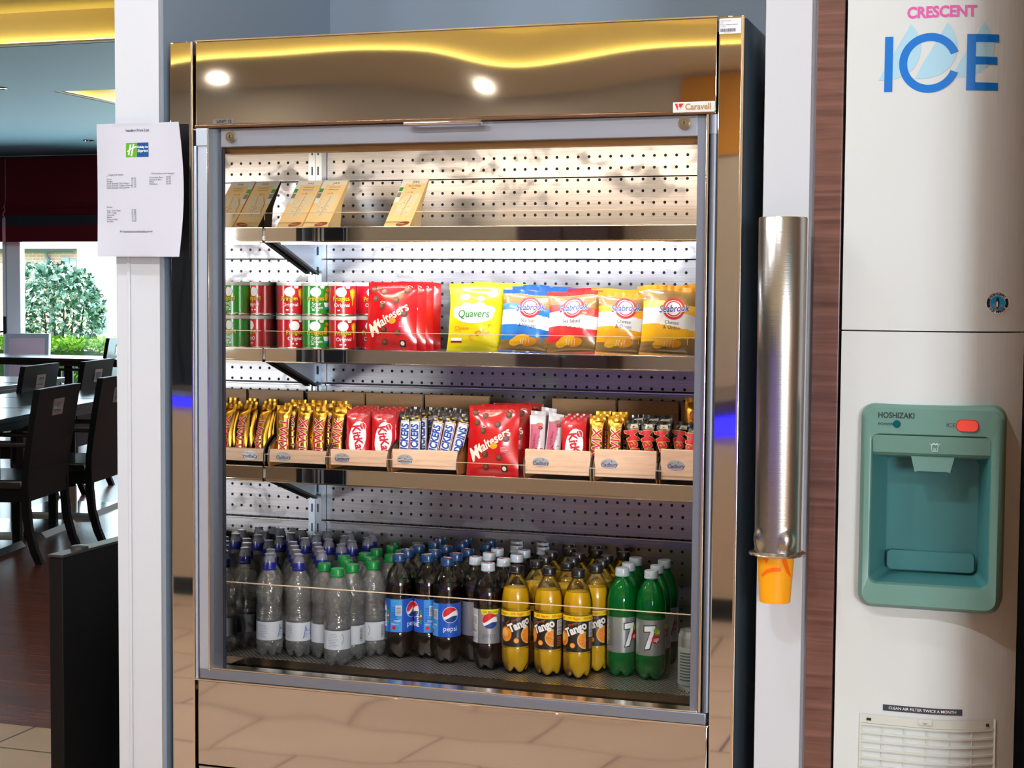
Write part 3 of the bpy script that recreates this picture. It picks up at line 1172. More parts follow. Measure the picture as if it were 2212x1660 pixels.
def make_can(col, back, kind, label):
    t = thing('snack_can', label, 'crisps', (0, 0, 0), 0, 'small crisp cans stacked on the middle shelf')
    b = MB().lathe([(.026, .0015), (.0292, 0), (CR + .0006, .0016), (CR + .0006, .004), (CR, .005)], 40, mi=1)
    b.lathe([(CR, .005), (CR, CH - .008)], 40, mi=0)
    fn = cylfn(CR)
    Y, BK, W, GR = 2, 3, 4, 5
    b.rect(.047, .006, .094, CH - .009, fn, 5, .0003, .006)
    lines(b, .05, .088, CH - .014, 14, .0034, .0012, fn, 6, .0006)
    for dx in (0,):
        b.text('Pringles', .0148, dx, .038, fn, BK, .0005, .05, bold=.045, sx=.84, maxlen=.006)
        b.text('Pringles', .0148, dx, .0384, fn, Y, .0009, .05, bold=.012, sx=.84, maxlen=.006)
        b.text('Original' if kind == 'red' else 'Sour', .0112, dx + .002, .0245 if kind == 'red' else .027, fn, W, .0006, .02, bold=.008, maxlen=.006)
        if kind != 'red':
            b.text('Cream', .0098, dx + .004, .0185, fn, W, .0006, .02, bold=.01, maxlen=.006)
        b.disc(dx, .0535, .0125, .0105, fn, W, .0005, maxlen=.006)
        b.rect(dx - .008, .0115, dx - .002, .0145, fn, W, .0005)
        b.rect(dx + .003, .011, dx + .007, .0145, fn, W, .0005)
    # the crisp printed beside the name
    if kind == 'red':
        b.poly([(.020, .058), (.029, .062), (.036, .056), (.035, .046), (.030, .036), (.0285, .024), (.0265, .024), (.0262, .036), (.021, .046)], fn, 7, .0006, .006)
        b.poly([(.022, .055), (.028, .058), (.0275, .04), (.023, .046)], fn, 2, .0009, .006)
    else:
        b.poly([(.022, .05), (.03, .053), (.033, .044), (.029, .034), (.021, .036)], fn, 7, .0006, .006)
        b.disc(.030, .058, .005, .004, fn, 7, .0006)
        b.poly([(.019, .03), (.036, .03), (.033, .02), (.022, .02)], fn, W, .0006, .006)
        b.rect(.021, .0145, .033, .02, fn, 8, .0006, .006)
    b.build('can', [foil(col, .3), _m_rim, ink('F4D820'), ink('201408'), ink('FFFFFF'), foil(back, .35), mat((236, 226, 220), .5), ink('F0A020'), ink('20A0D0')], t)
    l = MB().lathe([(CR + .0004, CH - .0085), (CR + .0012, CH - .008), (CR + .0012, CH - .001), (CR - .0005, CH), (CR - .003, CH - .001), (.001, CH - .001)], 40)
    l.poly([(-.006, CH - .0075), (.006, CH - .0075), (.004, CH - .0145), (-.004, CH - .0145)], cylfn(CR, 0, .5), 0, .0009)
    l.build('lid', _m_lid, t)
    return t


YC = YS + .065
z2 = lip[1] - .004
canR = make_can((206, 16, 34), (160, 20, 40), 'red', 'x')
canG = make_can((34, 150, 34), (70, 130, 50), 'green', 'x')
cans = [(634, YC, 0, 'R', .5, 'red crisp can, lower of the stack nearest the mirror wall'),
        (634, YC, 1, 'R', .12, 'red crisp can, upper of the stack nearest the mirror wall'),
        (695, YC, 0, 'G', .1, 'green crisp can, lower of the stack between two red stacks'),
        (695, YC, 1, 'G', .15, 'green crisp can, upper of the stack between two red stacks'),
        (758, YC, 0, 'R', .2, 'red crisp can, lower of the stack beside the red chocolate ball bags'),
        (758, YC, 1, 'R', .05, 'red crisp can, upper of the stack beside the red chocolate ball bags'),
        (803, YC + .075, 0, 'R', .3, 'red crisp can standing behind the front red chocolate ball bag, lower one'),
        (803, YC + .075, 1, 'R', .4, 'red crisp can standing behind the front red chocolate ball bag, upper one')]
firstR = firstG = True
for u, y, lev, kind, rz, lab in cans:
    x = XM + CR + .0025 + (0, .0635, .129)[(634, 695, 758).index(u)] if y == YC else xat(796, 675, y)
    src = canR if kind == 'R' else canG
    if kind == 'R' and firstR:
        o, firstR = canR, False
        o['label'] = lab
    elif kind == 'G' and firstG:
        o, firstG = canG, False
        o['label'] = lab
    else:
        o = dup(src, (0, 0, 0), label=lab)
    o.location = (x, y, z2 + lev * (CH + .0004))
    o.rotation_euler = (0, 0, rz + .28)

# ------------------------------------------------------------------ pouches of chocolate balls
MW, MH = .112, .153


def make_malt(label, seed):
    t = thing('chocolate_bag', label, 'sweets', (0, 0, 0), 0, 'red bags of chocolate balls')
    fn, body = pouch(MW, MH, .036, 22, 30, .05, seed, .002, .09, .02, .6, .04)
    b = MB()
    body(b, lambda a, c: 0)
    rnd = random.Random(4)
    for (x, y) in ((-.041, .137), (-.018, .131), (.034, .133), (-.036, .115), (.012, .112), (-.02, .098), (.032, .082), (-.013, .047), (.018, .041), (-.012, .02)):
        r = .0072
        b.disc(x, y, r, r, fn, 2, .0008, 16, maxlen=.006)
        b.disc(x - .0012, y + .0014, r * .62, r * .6, fn, 5, .0012, 12, maxlen=.006)
    for (x, y) in ((-.019, .107), (.039, .142)):
        b.ring(x, y, .0042, .0056, fn, 1, .0008, 14, 0, 2 * PI, .45)
    b.text('Maltesers', .0285, .0, .075, fn, 1, .0011, .58, .2, .022, .80, maxlen=.006)
    b.text('M', .042, -.0385, .046, fn, 1, .0013, .5, .25, .02, .7, maxlen=.006)
    b.disc(.0065, .066, .0082, .0066, fn, 3, .0013, 14, .3, maxlen=.006)
    lines(b, .021, .037, .064, 4, .0032, .0013, fn, 6, .0008)
    b.rect(.022, .0095, .0345, .0245, fn, 4, .0008, .006)
    b.disc(.0275, .0175, .0042, .005, fn, 1, .0012, 12)
    b.build('bag', [foil((212, 8, 20), .22, 0, .8), ink('FFF4E0'), ink('5A2E1C'), ink('E8A818'), ink('1C1414'), ink('86523A'), ink('F2B4AC')], t)
    return t


malt = make_malt('x', 3)
mspots = []
for k in range(4):
    y = YS + .03 + k * .043
    mspots.append((xat(845, 700, YS + .03) + (0, .004, .005, .006)[k], y, z2, .1 + .03 * k, 'shelf',
                   'red chocolate ball bag on the middle shelf, %s of four in the row' % ('front one', 'second', 'third', 'rearmost')[k]))
z3 = lip[2] - .004
for k in range(3):
    y = YS + .03 + k * .05
    mspots.append((xat(1064, 950, YS + .03) + k * .012, y, z3, .06 + .05 * k, 'tray',
                   'red chocolate ball bag between the beech trays, %s of three' % ('front one', 'middle', 'rearmost')[k]))
for i, (x, y, z, rz, g, lab) in enumerate(mspots):
    o = malt if i == 0 else dup(malt, (0, 0, 0))
    o['label'] = lab
    o.location = (x, y, z + .0005)
    o.rotation_euler = (-.10, 0, rz)

# ------------------------------------------------------------------ crisp bags
QW, QH = .124, .15


def make_quaver(seed):
    t = thing('crisp_bag', 'x', 'crisps', (0, 0, 0), 0, 'bags of crisps on the middle shelf')
    fn, body = pouch(QW, QH, .046, 26, 40, .04, seed, .0046, .07)
    b = MB()
    body(b, lambda a, c: 3 if c > .93 or c < .03 else 0)
    b.disc(-.004, .083, .047, .021, fn, 1, .0007, 26, maxlen=.007)
    for x, y, r in ((-.038, .09, .014), (.03, .092, .016), (-.02, .1, .012), (.01, .1, .014), (-.025, .12, .012), (.012, .116, .009), (.036, .128, .012)):
        b.disc(x, y, r, r * .6, fn, 1, .0006, 16, maxlen=.007)
    b.text('Quavers', .0235, -.003, .082, fn, 2, .0011, .03, .1, .012, .9, maxlen=.006)
    b.text('Cheese', .0115, -.029, .051, fn, 4, .0008, 0, 0, .02, maxlen=.006)
    b.rect(-.047, .0445, -.03, .0458, fn, 4, .0008)
    for x, y, r, a in ((.012, .04, .009, .4), (.028, .046, .009, 2.0), (-.004, .031, .008, 1.2), (.036, .058, .005, .3)):
        b.ring(x, y, r * .4, r, fn, 4 if a < .6 else 5, .0009, 14, a, a + 4.2, .7, .006)
    b.rect(-.054, .024, -.028, .03, fn, 1, .0008, .006)
    b.rect(-.054, .02, -.028, .024, fn, 6, .0008, .006)
    b.build('bag', [foil((238, 220, 12), .3), ink('FFFFFF'), ink('2C8A2C'), foil((190, 190, 20), .35), ink('E89018'), ink('F0B030'), ink('8A2020')], t)
    return t


def make_sea(seed, c_top, c_main, words, W=.122, H=.138):
    t = thing('crisp_bag', 'x', 'crisps', (0, 0, 0), 0, 'bags of crisps on the middle shelf')
    fn, body = pouch(W, H, .048, 36, 90, .045, seed, .0046, .07)

    def mf(a, c):
        if c > .93 or c < .035:
            return 1
        w = .035 * math.sin(a * 4 + 1)
        if c > .74 + w:
            return 0
        if c > .62 + w * 1.4:
            return 2
        if c > .40 + w:
            return 3
        if c > .22 - w:
            return 2
        return 0
    b = MB()
    body(b, mf)
    b.disc(.002, .098, .0245, .0235, fn, 4, .0008, 26, maxlen=.006)
    b.disc(.002, .098, .0195, .0185, fn, 3, .0011, 24, maxlen=.006)
    b.ring(.002, .098, .0145, .0172, fn, 4, .0013, 24, maxlen=.006)
    b.text('Seabrook', .0205, .002, .097, fn, 3, .0016, .1, .25, .05, .82, maxlen=.006)
    b.text('Seabrook', .0205, .002, .0975, fn, 5, .0019, .1, .25, .018, .82, maxlen=.006)
    for i, wd in enumerate(words):
        b.text(wd, .0105, .0, .068 - i * .0105, fn, 6, .0009, -.02, maxlen=.006)
    # printed crisps and tree
    for x, y, rx, ry, m in ((-.012, .028, .02, .01, 7), (.006, .024, .017, .009, 8), (-.026, .022, .013, .008, 7)):
        b.disc(x, y, rx, ry, fn, m, .0008, 18, .2, maxlen=.006)
    for k in range(4):
        b.stroke([(-.012 + k * .006, .03), (-.014 + k * .006, .018)], .0007, fn, 3, .0012, .008)
    for k in range(7):
        a = .5 + k * .35
        b.stroke([(.036, .036), (.036 + .011 * math.cos(a), .038 + .013 * math.sin(a))], .0014, fn, 2, .0009, .008)
    b.stroke([(.036, .024), (.036, .042)], .0018, fn, 2, .0009, .008)
    b.build('bag', [foil((146, 112, 62), .26), foil(c_top, .3), foil(c_main, .28), foil((240, 240, 240), .3), ink('C81E2C'), ink('34408C'), ink('3A3A30'), ink('F0B428'), ink('DC8C14')], t)
    return t


bagQ = make_quaver(2)
bagB = make_sea(5, (16, 84, 176), (24, 120, 206), ('Sea Salt', '& Vinegar'))
bagR = make_sea(8, (206, 30, 36), (228, 50, 50), ('Sea Salted',))
bagO = make_sea(11, (228, 146, 20), (242, 170, 20), ('Cheese', '& Onion'), .112, .135)
bagY = make_sea(14, (228, 150, 26), (246, 184, 20), ('Cheese', '& Onion'), .13, .15)
bspots = [(bagQ, 1026, .034, .16, -.13, 0, 'yellow cheese crisp bag at the front of the middle shelf'),
          (bagQ, 1034, .085, .05, -.12, 0, 'yellow cheese crisp bag second in its row, behind the front yellow bag'),
          (bagQ, 1044, .135, .2, -.10, .003, 'rearmost yellow cheese crisp bag, only its crumpled top edge showing'),
          (bagB, 1137, .036, .2, -.2, 0, 'blue and gold salt and vinegar crisp bag at the front'),
          (bagB, 1142, .09, .1, -.1, .006, 'blue and gold crisp bag behind the front blue one'),
          (bagB, 1150, .14, .16, -.06, .008, 'rearmost blue and gold crisp bag, its dark blue top showing'),
          (bagR, 1240, .036, .02, -.22, 0, 'red and gold sea salted crisp bag at the front'),
          (bagR, 1234, .105, .1, -.1, .004, 'red and gold crisp bag behind the front red one'),
          (bagO, 1343, .036, .3, -.22, 0, 'narrower orange cheese and onion crisp bag at the front'),
          (bagO, 1310, .105, .15, -.1, .006, 'orange cheese and onion crisp bag behind the narrower front one'),
          (bagY, 1447, .038, .2, -.2, 0, 'larger orange cheese and onion crisp bag beside the cooler frame'),
          (bagY, 1426, .115, .05, -.08, .0, 'orange crisp bag behind the larger bag beside the cooler frame')]
seen = set()
rnd = random.Random(5)
for src, u, dy, rz, lean, dz, lab in bspots:
    if src.name in seen:
        o = dup(src, (0, 0, 0))
    else:
        o = src
        seen.add(src.name)
    o['label'] = lab
    x = xat(u, 700, YS + .036)
    o.location = (x, YS + dy, z2 + .001 + dz)
    o.rotation_euler = (lean, rnd.uniform(-.05, .06), rz)

# ------------------------------------------------------------------ sandwich wedges
SW = .061
z1s = lip[0] - .004
_sec = [(0, 0), (.072, 0), (.08, .052), (.124, .114), (.119, .115)]


def make_sand(words, fill):
    t = thing('sandwich_pack', 'x', 'sandwich', (0, 0, 0), 0, 'sandwich packs on the top shelf')
    b = MB()
    b.prism(_sec, lambda y, z: (-SW / 2, y, z), lambda y, z: (SW / 2, y, z), 0)
    L = math.hypot(.119, .115)
    nrm = (-.115 / L, .119 / L)
    fn = lambda x, y, o: (x, .119 * y + nrm[0] * o, .115 * y + nrm[1] * o)
    g = lambda x, y: (x, y)
    # y runs 0..1 up the sloping front
    b.rect(-SW / 2 + .001, .9, SW / 2 - .001, .985, fn, 3, .0004)
    b.text('JWS', .0088, .004, 0, lambda x, y, o: fn(x, .93 + y / L, o), 1, .0008, bold=.01)
    for i, wd in enumerate(words):
        b.text(wd, .0058, .004, 0, lambda x, y, o, i=i: fn(x, .85 - i * .05 + y / L, o), 1, .0008)
    b.text('£1.99', .006, .0, 0, lambda x, y, o: fn(x, .715 + y / L, o), 1, .0008)
    b.rect(-SW / 2, .52, -SW / 2 + .011, 1, fn, 3, .0006)
    b.rect(-SW / 2 + .001, .74, -SW / 2 + .010, .82, fn, 4, .0009)
    b.rect(-SW / 2 + .001, .62, -SW / 2 + .010, .72, fn, 5, .0009)
    b.disc(.012, 0, .0155, .0065, lambda x, y, o: fn(x, .085 + y / L, o), 6, .0009, 20, .25)
    lines(b, .002, .022, .0, 1, .002, .001, lambda x, y, o: fn(x, .09 + y / L, o), 3, .0012)
    b.build('carton', [mat((254, 216, 154), .5, name='kraft_card'), ink('6A4420'), M_DARK, ink('F4F0E8'), ink('4C9A34'), ink('908C84'), ink('B2603C')], t)
    w = MB()
    P = [(-SW / 2 + .012, .24), (SW / 2 - .015, .24), (SW / 2 - .006, .62), (SW / 2 - .009, .70), (-SW / 2 + .022, .64), (-SW / 2 + .012, .5)]
    w.art(P, [list(range(len(P)))], fn, 0, .001, None)
    rnd = random.Random(len(words[0]))
    w.poly([(-.002, .25), (.001, .25), (.007, .66), (.004, .66)], fn, 1, .0013)
    for k in range(26):
        x = rnd.uniform(-SW / 2 + .014, SW / 2 - .016)
        y = rnd.uniform(.27, .6)
        w.disc(x, 0, .0012, .0008, lambda a, c, o, y=y: fn(a, y + c / L, o), rnd.choice((1, 2)), .0014, 7)
    for k in range(5):
        x, y = rnd.uniform(-.012, .01), rnd.uniform(.3, .5)
        w.disc(x, 0, .0026, .002, lambda a, c, o, y=y: fn(a, y + c / L, o), 3, .0016, 8)
    w.build('window', [mat((246, 228, 196), .3, 0, .5, .6, name='bread_behind_film'), mat((226, 190, 140), .5), mat((200, 150, 96), .5), ink(fill)], t)
    return t


sa = make_sand(('Chicken &', 'Sweetcorn'), 'F0C020')
sb = make_sand(('Bacon & Egg', 'Mayo'), 'E8D020')
xs = xat(592, 487, YS + .012) + SW / 2 + .004
for o, x, lab in ((sa, xs, 'sandwich wedge pack of the pair, the one touching the mirror wall'),
                  (dup(sa, (0, 0, 0)), xs + SW + .003, 'sandwich wedge pack of the pair, the one farther from the mirror wall'),
                  (sb, xat(827, 487, YS + .012) + SW / 2, 'sandwich wedge pack standing alone on the top shelf')):
    o.location = (x, YS + .011, z1s + .0005)
    o['label'] = lab

# ------------------------------------------------------------------ beech sweet trays
YT = YS + .012
TD = .2


def tray(u0, u1, uc, label, ends=(0, 0)):
    x0, x1 = xat(u0, 985, YT), xat(u1, 985, YT)
    zc = z3
    t = thing('sweet_tray', label, 'tray', ((x0 + x1) / 2, YT, zc), 0, 'beech sweet trays on the third shelf')
    w = (x1 - x0) / 2 - .0006
    zt0, zb0 = zat((u0 + u1) / 2, 973, YT) - zc, .012
    f = MB().box(-w + .002, w - .002, 0, .009, zb0, zt0, 0, .002)
    fr = f.build('front_board', M_BEECH, t)
    s = MB()
    F = flatY(0)
    ux = xat(uc, 990, YT) - (x0 + x1) / 2
    s.disc(ux, (zt0 + zb0) / 2 - .001, .0185, .0105, F, 0, .0006, 28)
    s.text('Cadbury', .0115, ux, (zt0 + zb0) / 2 - .003, F, 1, .001, .04, .2, .008, .9)
    s.ring(ux - .008, (zt0 + zb0) / 2, .0035, .0042, F, 1, .001, 14, .6, 5.4)
    s.poly([(ux + .004, (zt0 + zb0) / 2 + .004), (ux + .007, (zt0 + zb0) / 2 + .007), (ux + .006, (zt0 + zb0) / 2 + .003)], F, 1, .001)
    s.build('oval_badge', [mat((186, 188, 190), .35, .3), ink('4A4276')], fr)
    MB().box(-w + .002, w - .002, .009, TD, .012, .016).build('tray_floor', M_BEECHBACK, t)
    hb_ = zat(900, 852, YT + TD) - zc
    MB().box(-w + .001, w - .001, TD, TD + .012, .0, hb_, 0, .001).build('back_board', M_BEECHBACK, t)
    pr = [(.002, .002), (-.003, .012), (-.003, .03), (.004, .046), (.03, .062), (.09, .082), (TD - .001, .1), (TD - .001, .002)]
    for i, xx in enumerate((-w - .0002, w - .0028)):
        sd = MB()
        sd.prism(pr, lambda y, z, xx=xx: (xx, y, z), lambda y, z, xx=xx: (xx + .003, y, z), 0)
        for k in range(1, 6):
            a, c = pr[k], pr[k + 1]
            sd.cyl((xx + .0015, a[0], a[1]), (xx + .0015, c[0], c[1]), .0022, .0022, 8, 1)
        sd.build('side_panel', [mat((196, 130, 70), .35), mat((96, 90, 84), .35, .7)], t)
    return t, x0, x1


tr = [tray(579, 708, 612, 'beech sweet tray of gold biscuit bars, touching the mirror wall'),
      tray(711, 840, 739, 'beech sweet tray with the front red wafer packs'),
      tray(844, 990, 875, 'beech sweet tray of dark blue-lettered peanut bars'),
      tray(1131, 1278, 1168, 'beech sweet tray with white cereal bars, beside the red chocolate bags'),
      tray(1281, 1421, 1316, 'beech sweet tray of black caramel bars, one from the cooler frame'),
      tray(1424, 1560, 1460, 'beech sweet tray partly hidden behind the cooler frame')]

# ------------------------------------------------------------------ bars


def bar(name, W, H, T, mats, artfn, seed, mf=lambda a, c: 0, cat='chocolate bar', group='', wr=.0012, top=.1):
    t = thing(name, 'x', cat, (0, 0, 0), 0, group)
    fn, body = pouch(W, H, T, 12, 26, .06, seed, wr, top, .02, .4)
    b = MB()
    body(b, mf)
    artfn(b, fn)
    b.build('wrapper', mats, t)
    return t


def art_twix(rot):
    def f(b, fn):
        c = .056
        b.text('TWIX', .0285, .0, c, fn, 1, .0009, rot, .12, .045, 1.02, maxlen=.006)
        b.text('TWIX', .0285, .0, c, fn, 2, .0013, rot, .12, .012, 1.02, maxlen=.006)
        b.disc(.006, .098, .005, .0045, fn, 3, .0008, 12)
    return f


twmats = [M_GOLD, ink('FFF2DC'), ink('D0103C'), mat((230, 190, 90), .3, 1)]
twU = bar('twin_biscuit_bar', .034, .124, .02, twmats, art_twix(PI / 2), 3, group='gold wrapped twin biscuit bars')
twD = bar('twin_biscuit_bar', .034, .124, .02, twmats, art_twix(-PI / 2), 6, group='gold wrapped twin biscuit bars')


def art_kit(b, fn):
    b.disc(.0, .055, .0205, .040, fn, 2, .0007, 28, -.12, maxlen=.006)
    b.disc(.0, .055, .0192, .0385, fn, 1, .001, 28, -.12, maxlen=.006)
    b.text('KitKat', .0265, .0005, .054, fn, 2, .0014, -1.35, .1, .035, .9, maxlen=.006)
    b.disc(.012, .082, .0075, .009, fn, 1, .0012, 16, .3, maxlen=.006)
    b.disc(.012, .082, .0062, .0078, fn, 2, .0015, 16, .3, maxlen=.006)
    b.text('Nestle', .0055, .012, .082, fn, 1, .0018, -1.2)
    b.rect(-.012, .098, -.004, .101, fn, 1, .0008)


kit = bar('wafer_bar', .052, .118, .014, [foil((206, 14, 28), .25), ink('FFFFFF'), ink('CC1024')], art_kit, 9, group='red wafer bars')


def art_snick(rot):
    def f(b, fn):
        b.poly([(-.0125, .0), (.0115, .0), (.0125, .098), (-.0105, .098)], fn, 1, .0007, .006)
        b.poly([(-.0112, .0), (.0102, .0), (.0112, .0965), (-.0094, .0965)], fn, 2, .001, .006)
        b.poly([(-.01, .0), (.009, .0), (.01, .0952), (-.0082, .0952)], fn, 1, .0013, .006)
        b.text('SNICKERS', .0225, .0005, .05, fn, 3, .0017, rot, .15, .045, .80, maxlen=.006)
        for x, y in ((-.006, .104), (.004, .108), (.008, .101)):
            b.disc(x, y, .0034, .0024, fn, 4, .0009, 10, x * 90)
    return f


snmats = [foil((44, 26, 22), .28), ink('FFFFFF'), ink('C8202C'), ink('1C4CA4'), ink('D8B030')]
snU = bar('peanut_bar', .029, .118, .019, snmats, art_snick(PI / 2), 12, group='dark peanut bars')
snD = bar('peanut_bar', .029, .118, .019, snmats, art_snick(-PI / 2), 15, group='dark peanut bars')


def art_mars(b, fn):
    b.text('Mars', .036, .0, .066, fn, 1, .0009, -1.25, .25, .05, .95, maxlen=.006)
    b.text('Mars', .036, .0, .066, fn, 2, .0013, -1.25, .25, .02, .95, maxlen=.006)
    b.poly([(-.008, .098), (.008, .1), (.007, .109), (-.006, .108)], fn, 3, .0009)
    b.poly([(-.006, .1), (.006, .1015), (.005, .105), (-.004, .104)], fn, 1, .0012)


mars = bar('caramel_bar', .032, .116, .02, [foil((12, 10, 12), .25), ink('E8B060'), ink('D8202C'), ink('E8E0C8')], art_mars, 18, group='black caramel bars')


def art_k(b, fn):
    b.poly([(-.015, .04), (.0, .04), (.008, .1), (-.015, .1)], fn, 1, .0006, .006)
    b.disc(.004, .098, .009, .006, fn, 3, .0009, 16, .3)
    b.disc(.007, .092, .005, .004, fn, 4, .0011, 12)
    b.text('K', .03, -.003, .036, fn, 2, .0011, 0, .4, .03, 1)
    b.text('Red Berry', .0072, -.006, .064, fn, 4, .0011, PI / 2 - .1)
    b.text('Cereal Bar', .0062, .004, .064, fn, 5, .0011, PI / 2 - .1)


spk = bar('cereal_bar', .033, .118, .016, [foil((232, 224, 226), .3), ink('C8607A'), ink('C01030'), ink('B88A5C'), ink('8C1834'), ink('6A5A64')], art_k, 21, group='white cereal bars')


def art_cru(b, fn):
    b.text('Crunchie', .024, .0, .064, fn, 1, .0009, -PI / 2, .15, .02, .9, maxlen=.006)


cru = bar('honeycomb_bar', .036, .13, .02, [M_GOLD, ink('D8303C')], art_cru, 24, group='gold honeycomb bars')
GROUPS = {}
used = set()


def put(src, u, v, dy, lean, roll, label, dz=0, yaw=.25):
    """stand a bar in a tray: photographed at column u, dy behind the tray front"""
    y = YT + .016 + dy
    x = xat(u, v, y)
    if src.name in used:
        o = dup(src, (0, 0, 0))
    else:
        o = src
        used.add(src.name)
    o['label'] = label
    o.location = (x, y, z3 + .0165 + dz)
    o.rotation_euler = (lean, roll, yaw)
    return o


for i, (u, s_) in enumerate(((610, twD), (652, twU), (688, twU), (727, twU))):
    put(s_, u, 930, .004, -.22, .03 * (i % 2), 'gold twin biscuit bar, %s along the front row from the mirror wall%s' % (ORD[i], ', lettering downwards' if s_ is twD else ''))
for i, u in enumerate((628, 668, 706, 742)):
    put(twU, u, 880, .036, -.18, -.02, 'gold twin biscuit bar, %s along the second row from the mirror wall' % ORD[i], .004)
for i, u in enumerate((640, 684, 728)):
    put(twD, u, 870, .066, -.12, .03, 'gold twin biscuit bar, %s along the back row from the mirror wall' % ORD[i], .008)
for j, u in enumerate((771, 827)):
    for k in range(4):
        put(kit, u + k * (7 if j == 0 else 9), 930, .004 + k * .0175, -.2 + .03 * k, 0, 'red wafer bar, %s in the pile %s' % (('front one', 'second', 'third', 'rearmost')[k], ('beside the gold biscuit bars', 'beside the dark peanut bars')[j]), .002 * k)
for i, (u, s_, ro) in enumerate(((874, snU, .0), (898, snU, -.04), (931, snU, .14), (956, snU, .16), (980, snD, .2))):
    put(s_, u, 930, .006, -.2, ro, 'dark peanut bar, %s along the front row from the red wafer bars' % ORD[i], .0, .22)
for i, (u, ro) in enumerate(((888, 0), (914, -.05), (938, .1), (962, .1), (985, .1))):
    put(snU, u, 890, .036, -.16, ro, 'dark peanut bar, %s along the second row from the red wafer bars' % ORD[i], .004)
for i, (u, ro) in enumerate(((900, 0), (928, .05), (955, .1), (980, .05))):
    put(snD, u, 880, .064, -.1, ro, 'dark peanut bar, %s along the back row from the red wafer bars' % ORD[i], .006)
put(spk, 1160, 940, .005, -.16, 0, 'white cereal bar at the front, nearest the red chocolate bags')
put(spk, 1192, 940, .014, -.16, .08, 'white cereal bar at the front, beside the red wafer bar', .006)
put(spk, 1166, 900, .034, -.12, -.03, 'white cereal bar behind the front pair, lower one of the two', .008)
put(spk, 1180, 890, .056, -.1, .05, 'white cereal bar rearmost in its tray, tallest of the four', .014)
for k in range(3):
    put(kit, 1240 + k * 6, 930, .004 + k * .024, -.18 + .03 * k, 0, 'red wafer bar beside the white cereal bars, %s of three' % ('front one', 'middle', 'rearmost')[k], .002 * k)
for i, u in enumerate((1290, 1330)):
    put(twU, u, 930, .005, -.2, 0, 'gold twin biscuit bar beside the black caramel bars, %s in front' % ('first from the red wafers', 'second from the red wafers')[i])
for i, u in enumerate((1305, 1340)):
    put(twD, u, 900, .036, -.15, 0, 'gold twin biscuit bar behind the pair beside the caramel bars, %s' % ('nearer the red wafers', 'nearer the caramel bars')[i], .006)
for i, (u, ro) in enumerate(((1370, 0), (1400, .02), (1430, .05))):
    put(mars, u, 930, .005, -.2, ro, 'black caramel bar, %s along the front row from the gold bars' % ORD[i])
put(mars, 1454, 930, .03, -.2, .22, 'black caramel bar leaning sideways behind the front row')
put(mars, 1474, 945, .012, -.2, .3, 'black caramel bar leaning over in the tray beside the cooler frame', -.002)
for i, (u, ro) in enumerate(((1382, 0), (1412, .03), (1438, .02))):
    put(mars, u, 900, .05, -.12, ro, 'black caramel bar, %s along the back row from the gold bars' % ORD[i], .008)
put(cru, 1492, 920, .09, -.1, .05, 'gold honeycomb bar with red lettering, tall beside the cooler frame', .03)
# ------------------------------------------------------------------ bottles
SPOTS = {
 'S': [[(-1.618, 0.289), (-1.590, 0.351), (-1.619, 0.403), (-1.618, 0.463), (-1.618, 0.522), (-1.618, 0.582)], [(-1.594, 0.235), (-1.560, 0.300), (-1.560, 0.408), (-1.559, 0.467), (-1.545, 0.525), (-1.559, 0.583)], [(-1.530, 0.249), (-1.501, 0.305), (-1.530, 0.356), (-1.501, 0.409), (-1.500, 0.467), (-1.486, 0.525), (-1.501, 0.583)]],
 'G': [[(-1.415, 0.201), (-1.470, 0.253), (-1.442, 0.307), (-1.471, 0.358), (-1.443, 0.411), (-1.440, 0.470), (-1.425, 0.527), (-1.442, 0.583)], [(-1.407, 0.259), (-1.380, 0.311), (-1.410, 0.362), (-1.380, 0.412), (-1.379, 0.471), (-1.366, 0.528), (-1.383, 0.584)]],
 'B': [[(-1.320, 0.316), (-1.327, 0.381), (-1.325, 0.443), (-1.310, 0.505), (-1.324, 0.572)], [(-1.260, 0.334), (-1.267, 0.396), (-1.265, 0.459), (-1.249, 0.519), (-1.262, 0.582)], [(-1.204, 0.307), (-1.207, 0.371), (-1.203, 0.433), (-1.187, 0.519), (-1.200, 0.581)]],
 'D': [[(-1.151, 0.342), (-1.142, 0.404), (-1.144, 0.466), (-1.118, 0.523), (-1.137, 0.583)], [(-1.101, 0.278), (-1.088, 0.343), (-1.078, 0.405), (-1.082, 0.467), (-1.055, 0.524), (-1.075, 0.583)]],
 'T': [[(-1.035, 0.270), (-1.013, 0.342), (-1.013, 0.404), (-1.018, 0.467), (-0.992, 0.524), (-1.013, 0.583)], [(-0.963, 0.270), (-0.944, 0.342), (-0.950, 0.404), (-0.955, 0.466), (-0.930, 0.524), (-0.950, 0.582)], [(-0.899, 0.268), (-0.880, 0.338), (-0.884, 0.402), (-0.890, 0.464), (-0.867, 0.522), (-0.885, 0.583)]],
 'U': [[(-0.818, 0.320), (-0.821, 0.386), (-0.823, 0.456)], [(-0.754, 0.312), (-0.757, 0.378), (-0.757, 0.448)]],
}
M_PET = shell_mat('clear_bottle', (.99, .995, .995), 1.38, .035, .05, (.94, .95, .92, 1), .2, .9)  # white haze mixed into the film stands in for light refracted by the water
M_PETTOP = shell_mat('clear_bottle_top', (.98, .975, .97), 1.36, .05, .015, None, 0, .3)
M_DOME = shell_mat('frosted_dome', (.86, .86, .92), 1.3, .12, .02, (.74, .72, .82, 1), .45)
M_GREEN = shell_mat('green_bottle', (.04, .62, .14), 1.32, .05, .015, (.0, .5, .08, 1), .34, .25)
qq = N('still_water')
bb = qq.n('BsdfRefraction')
bb.inputs['IOR'].default_value = 1.33
bb.inputs['Roughness'].default_value = .04
bb.inputs[0].default_value = (1, 1, 1, 1)
cc = qq.n('BsdfTransparent')
mm = qq.n('MixShader')
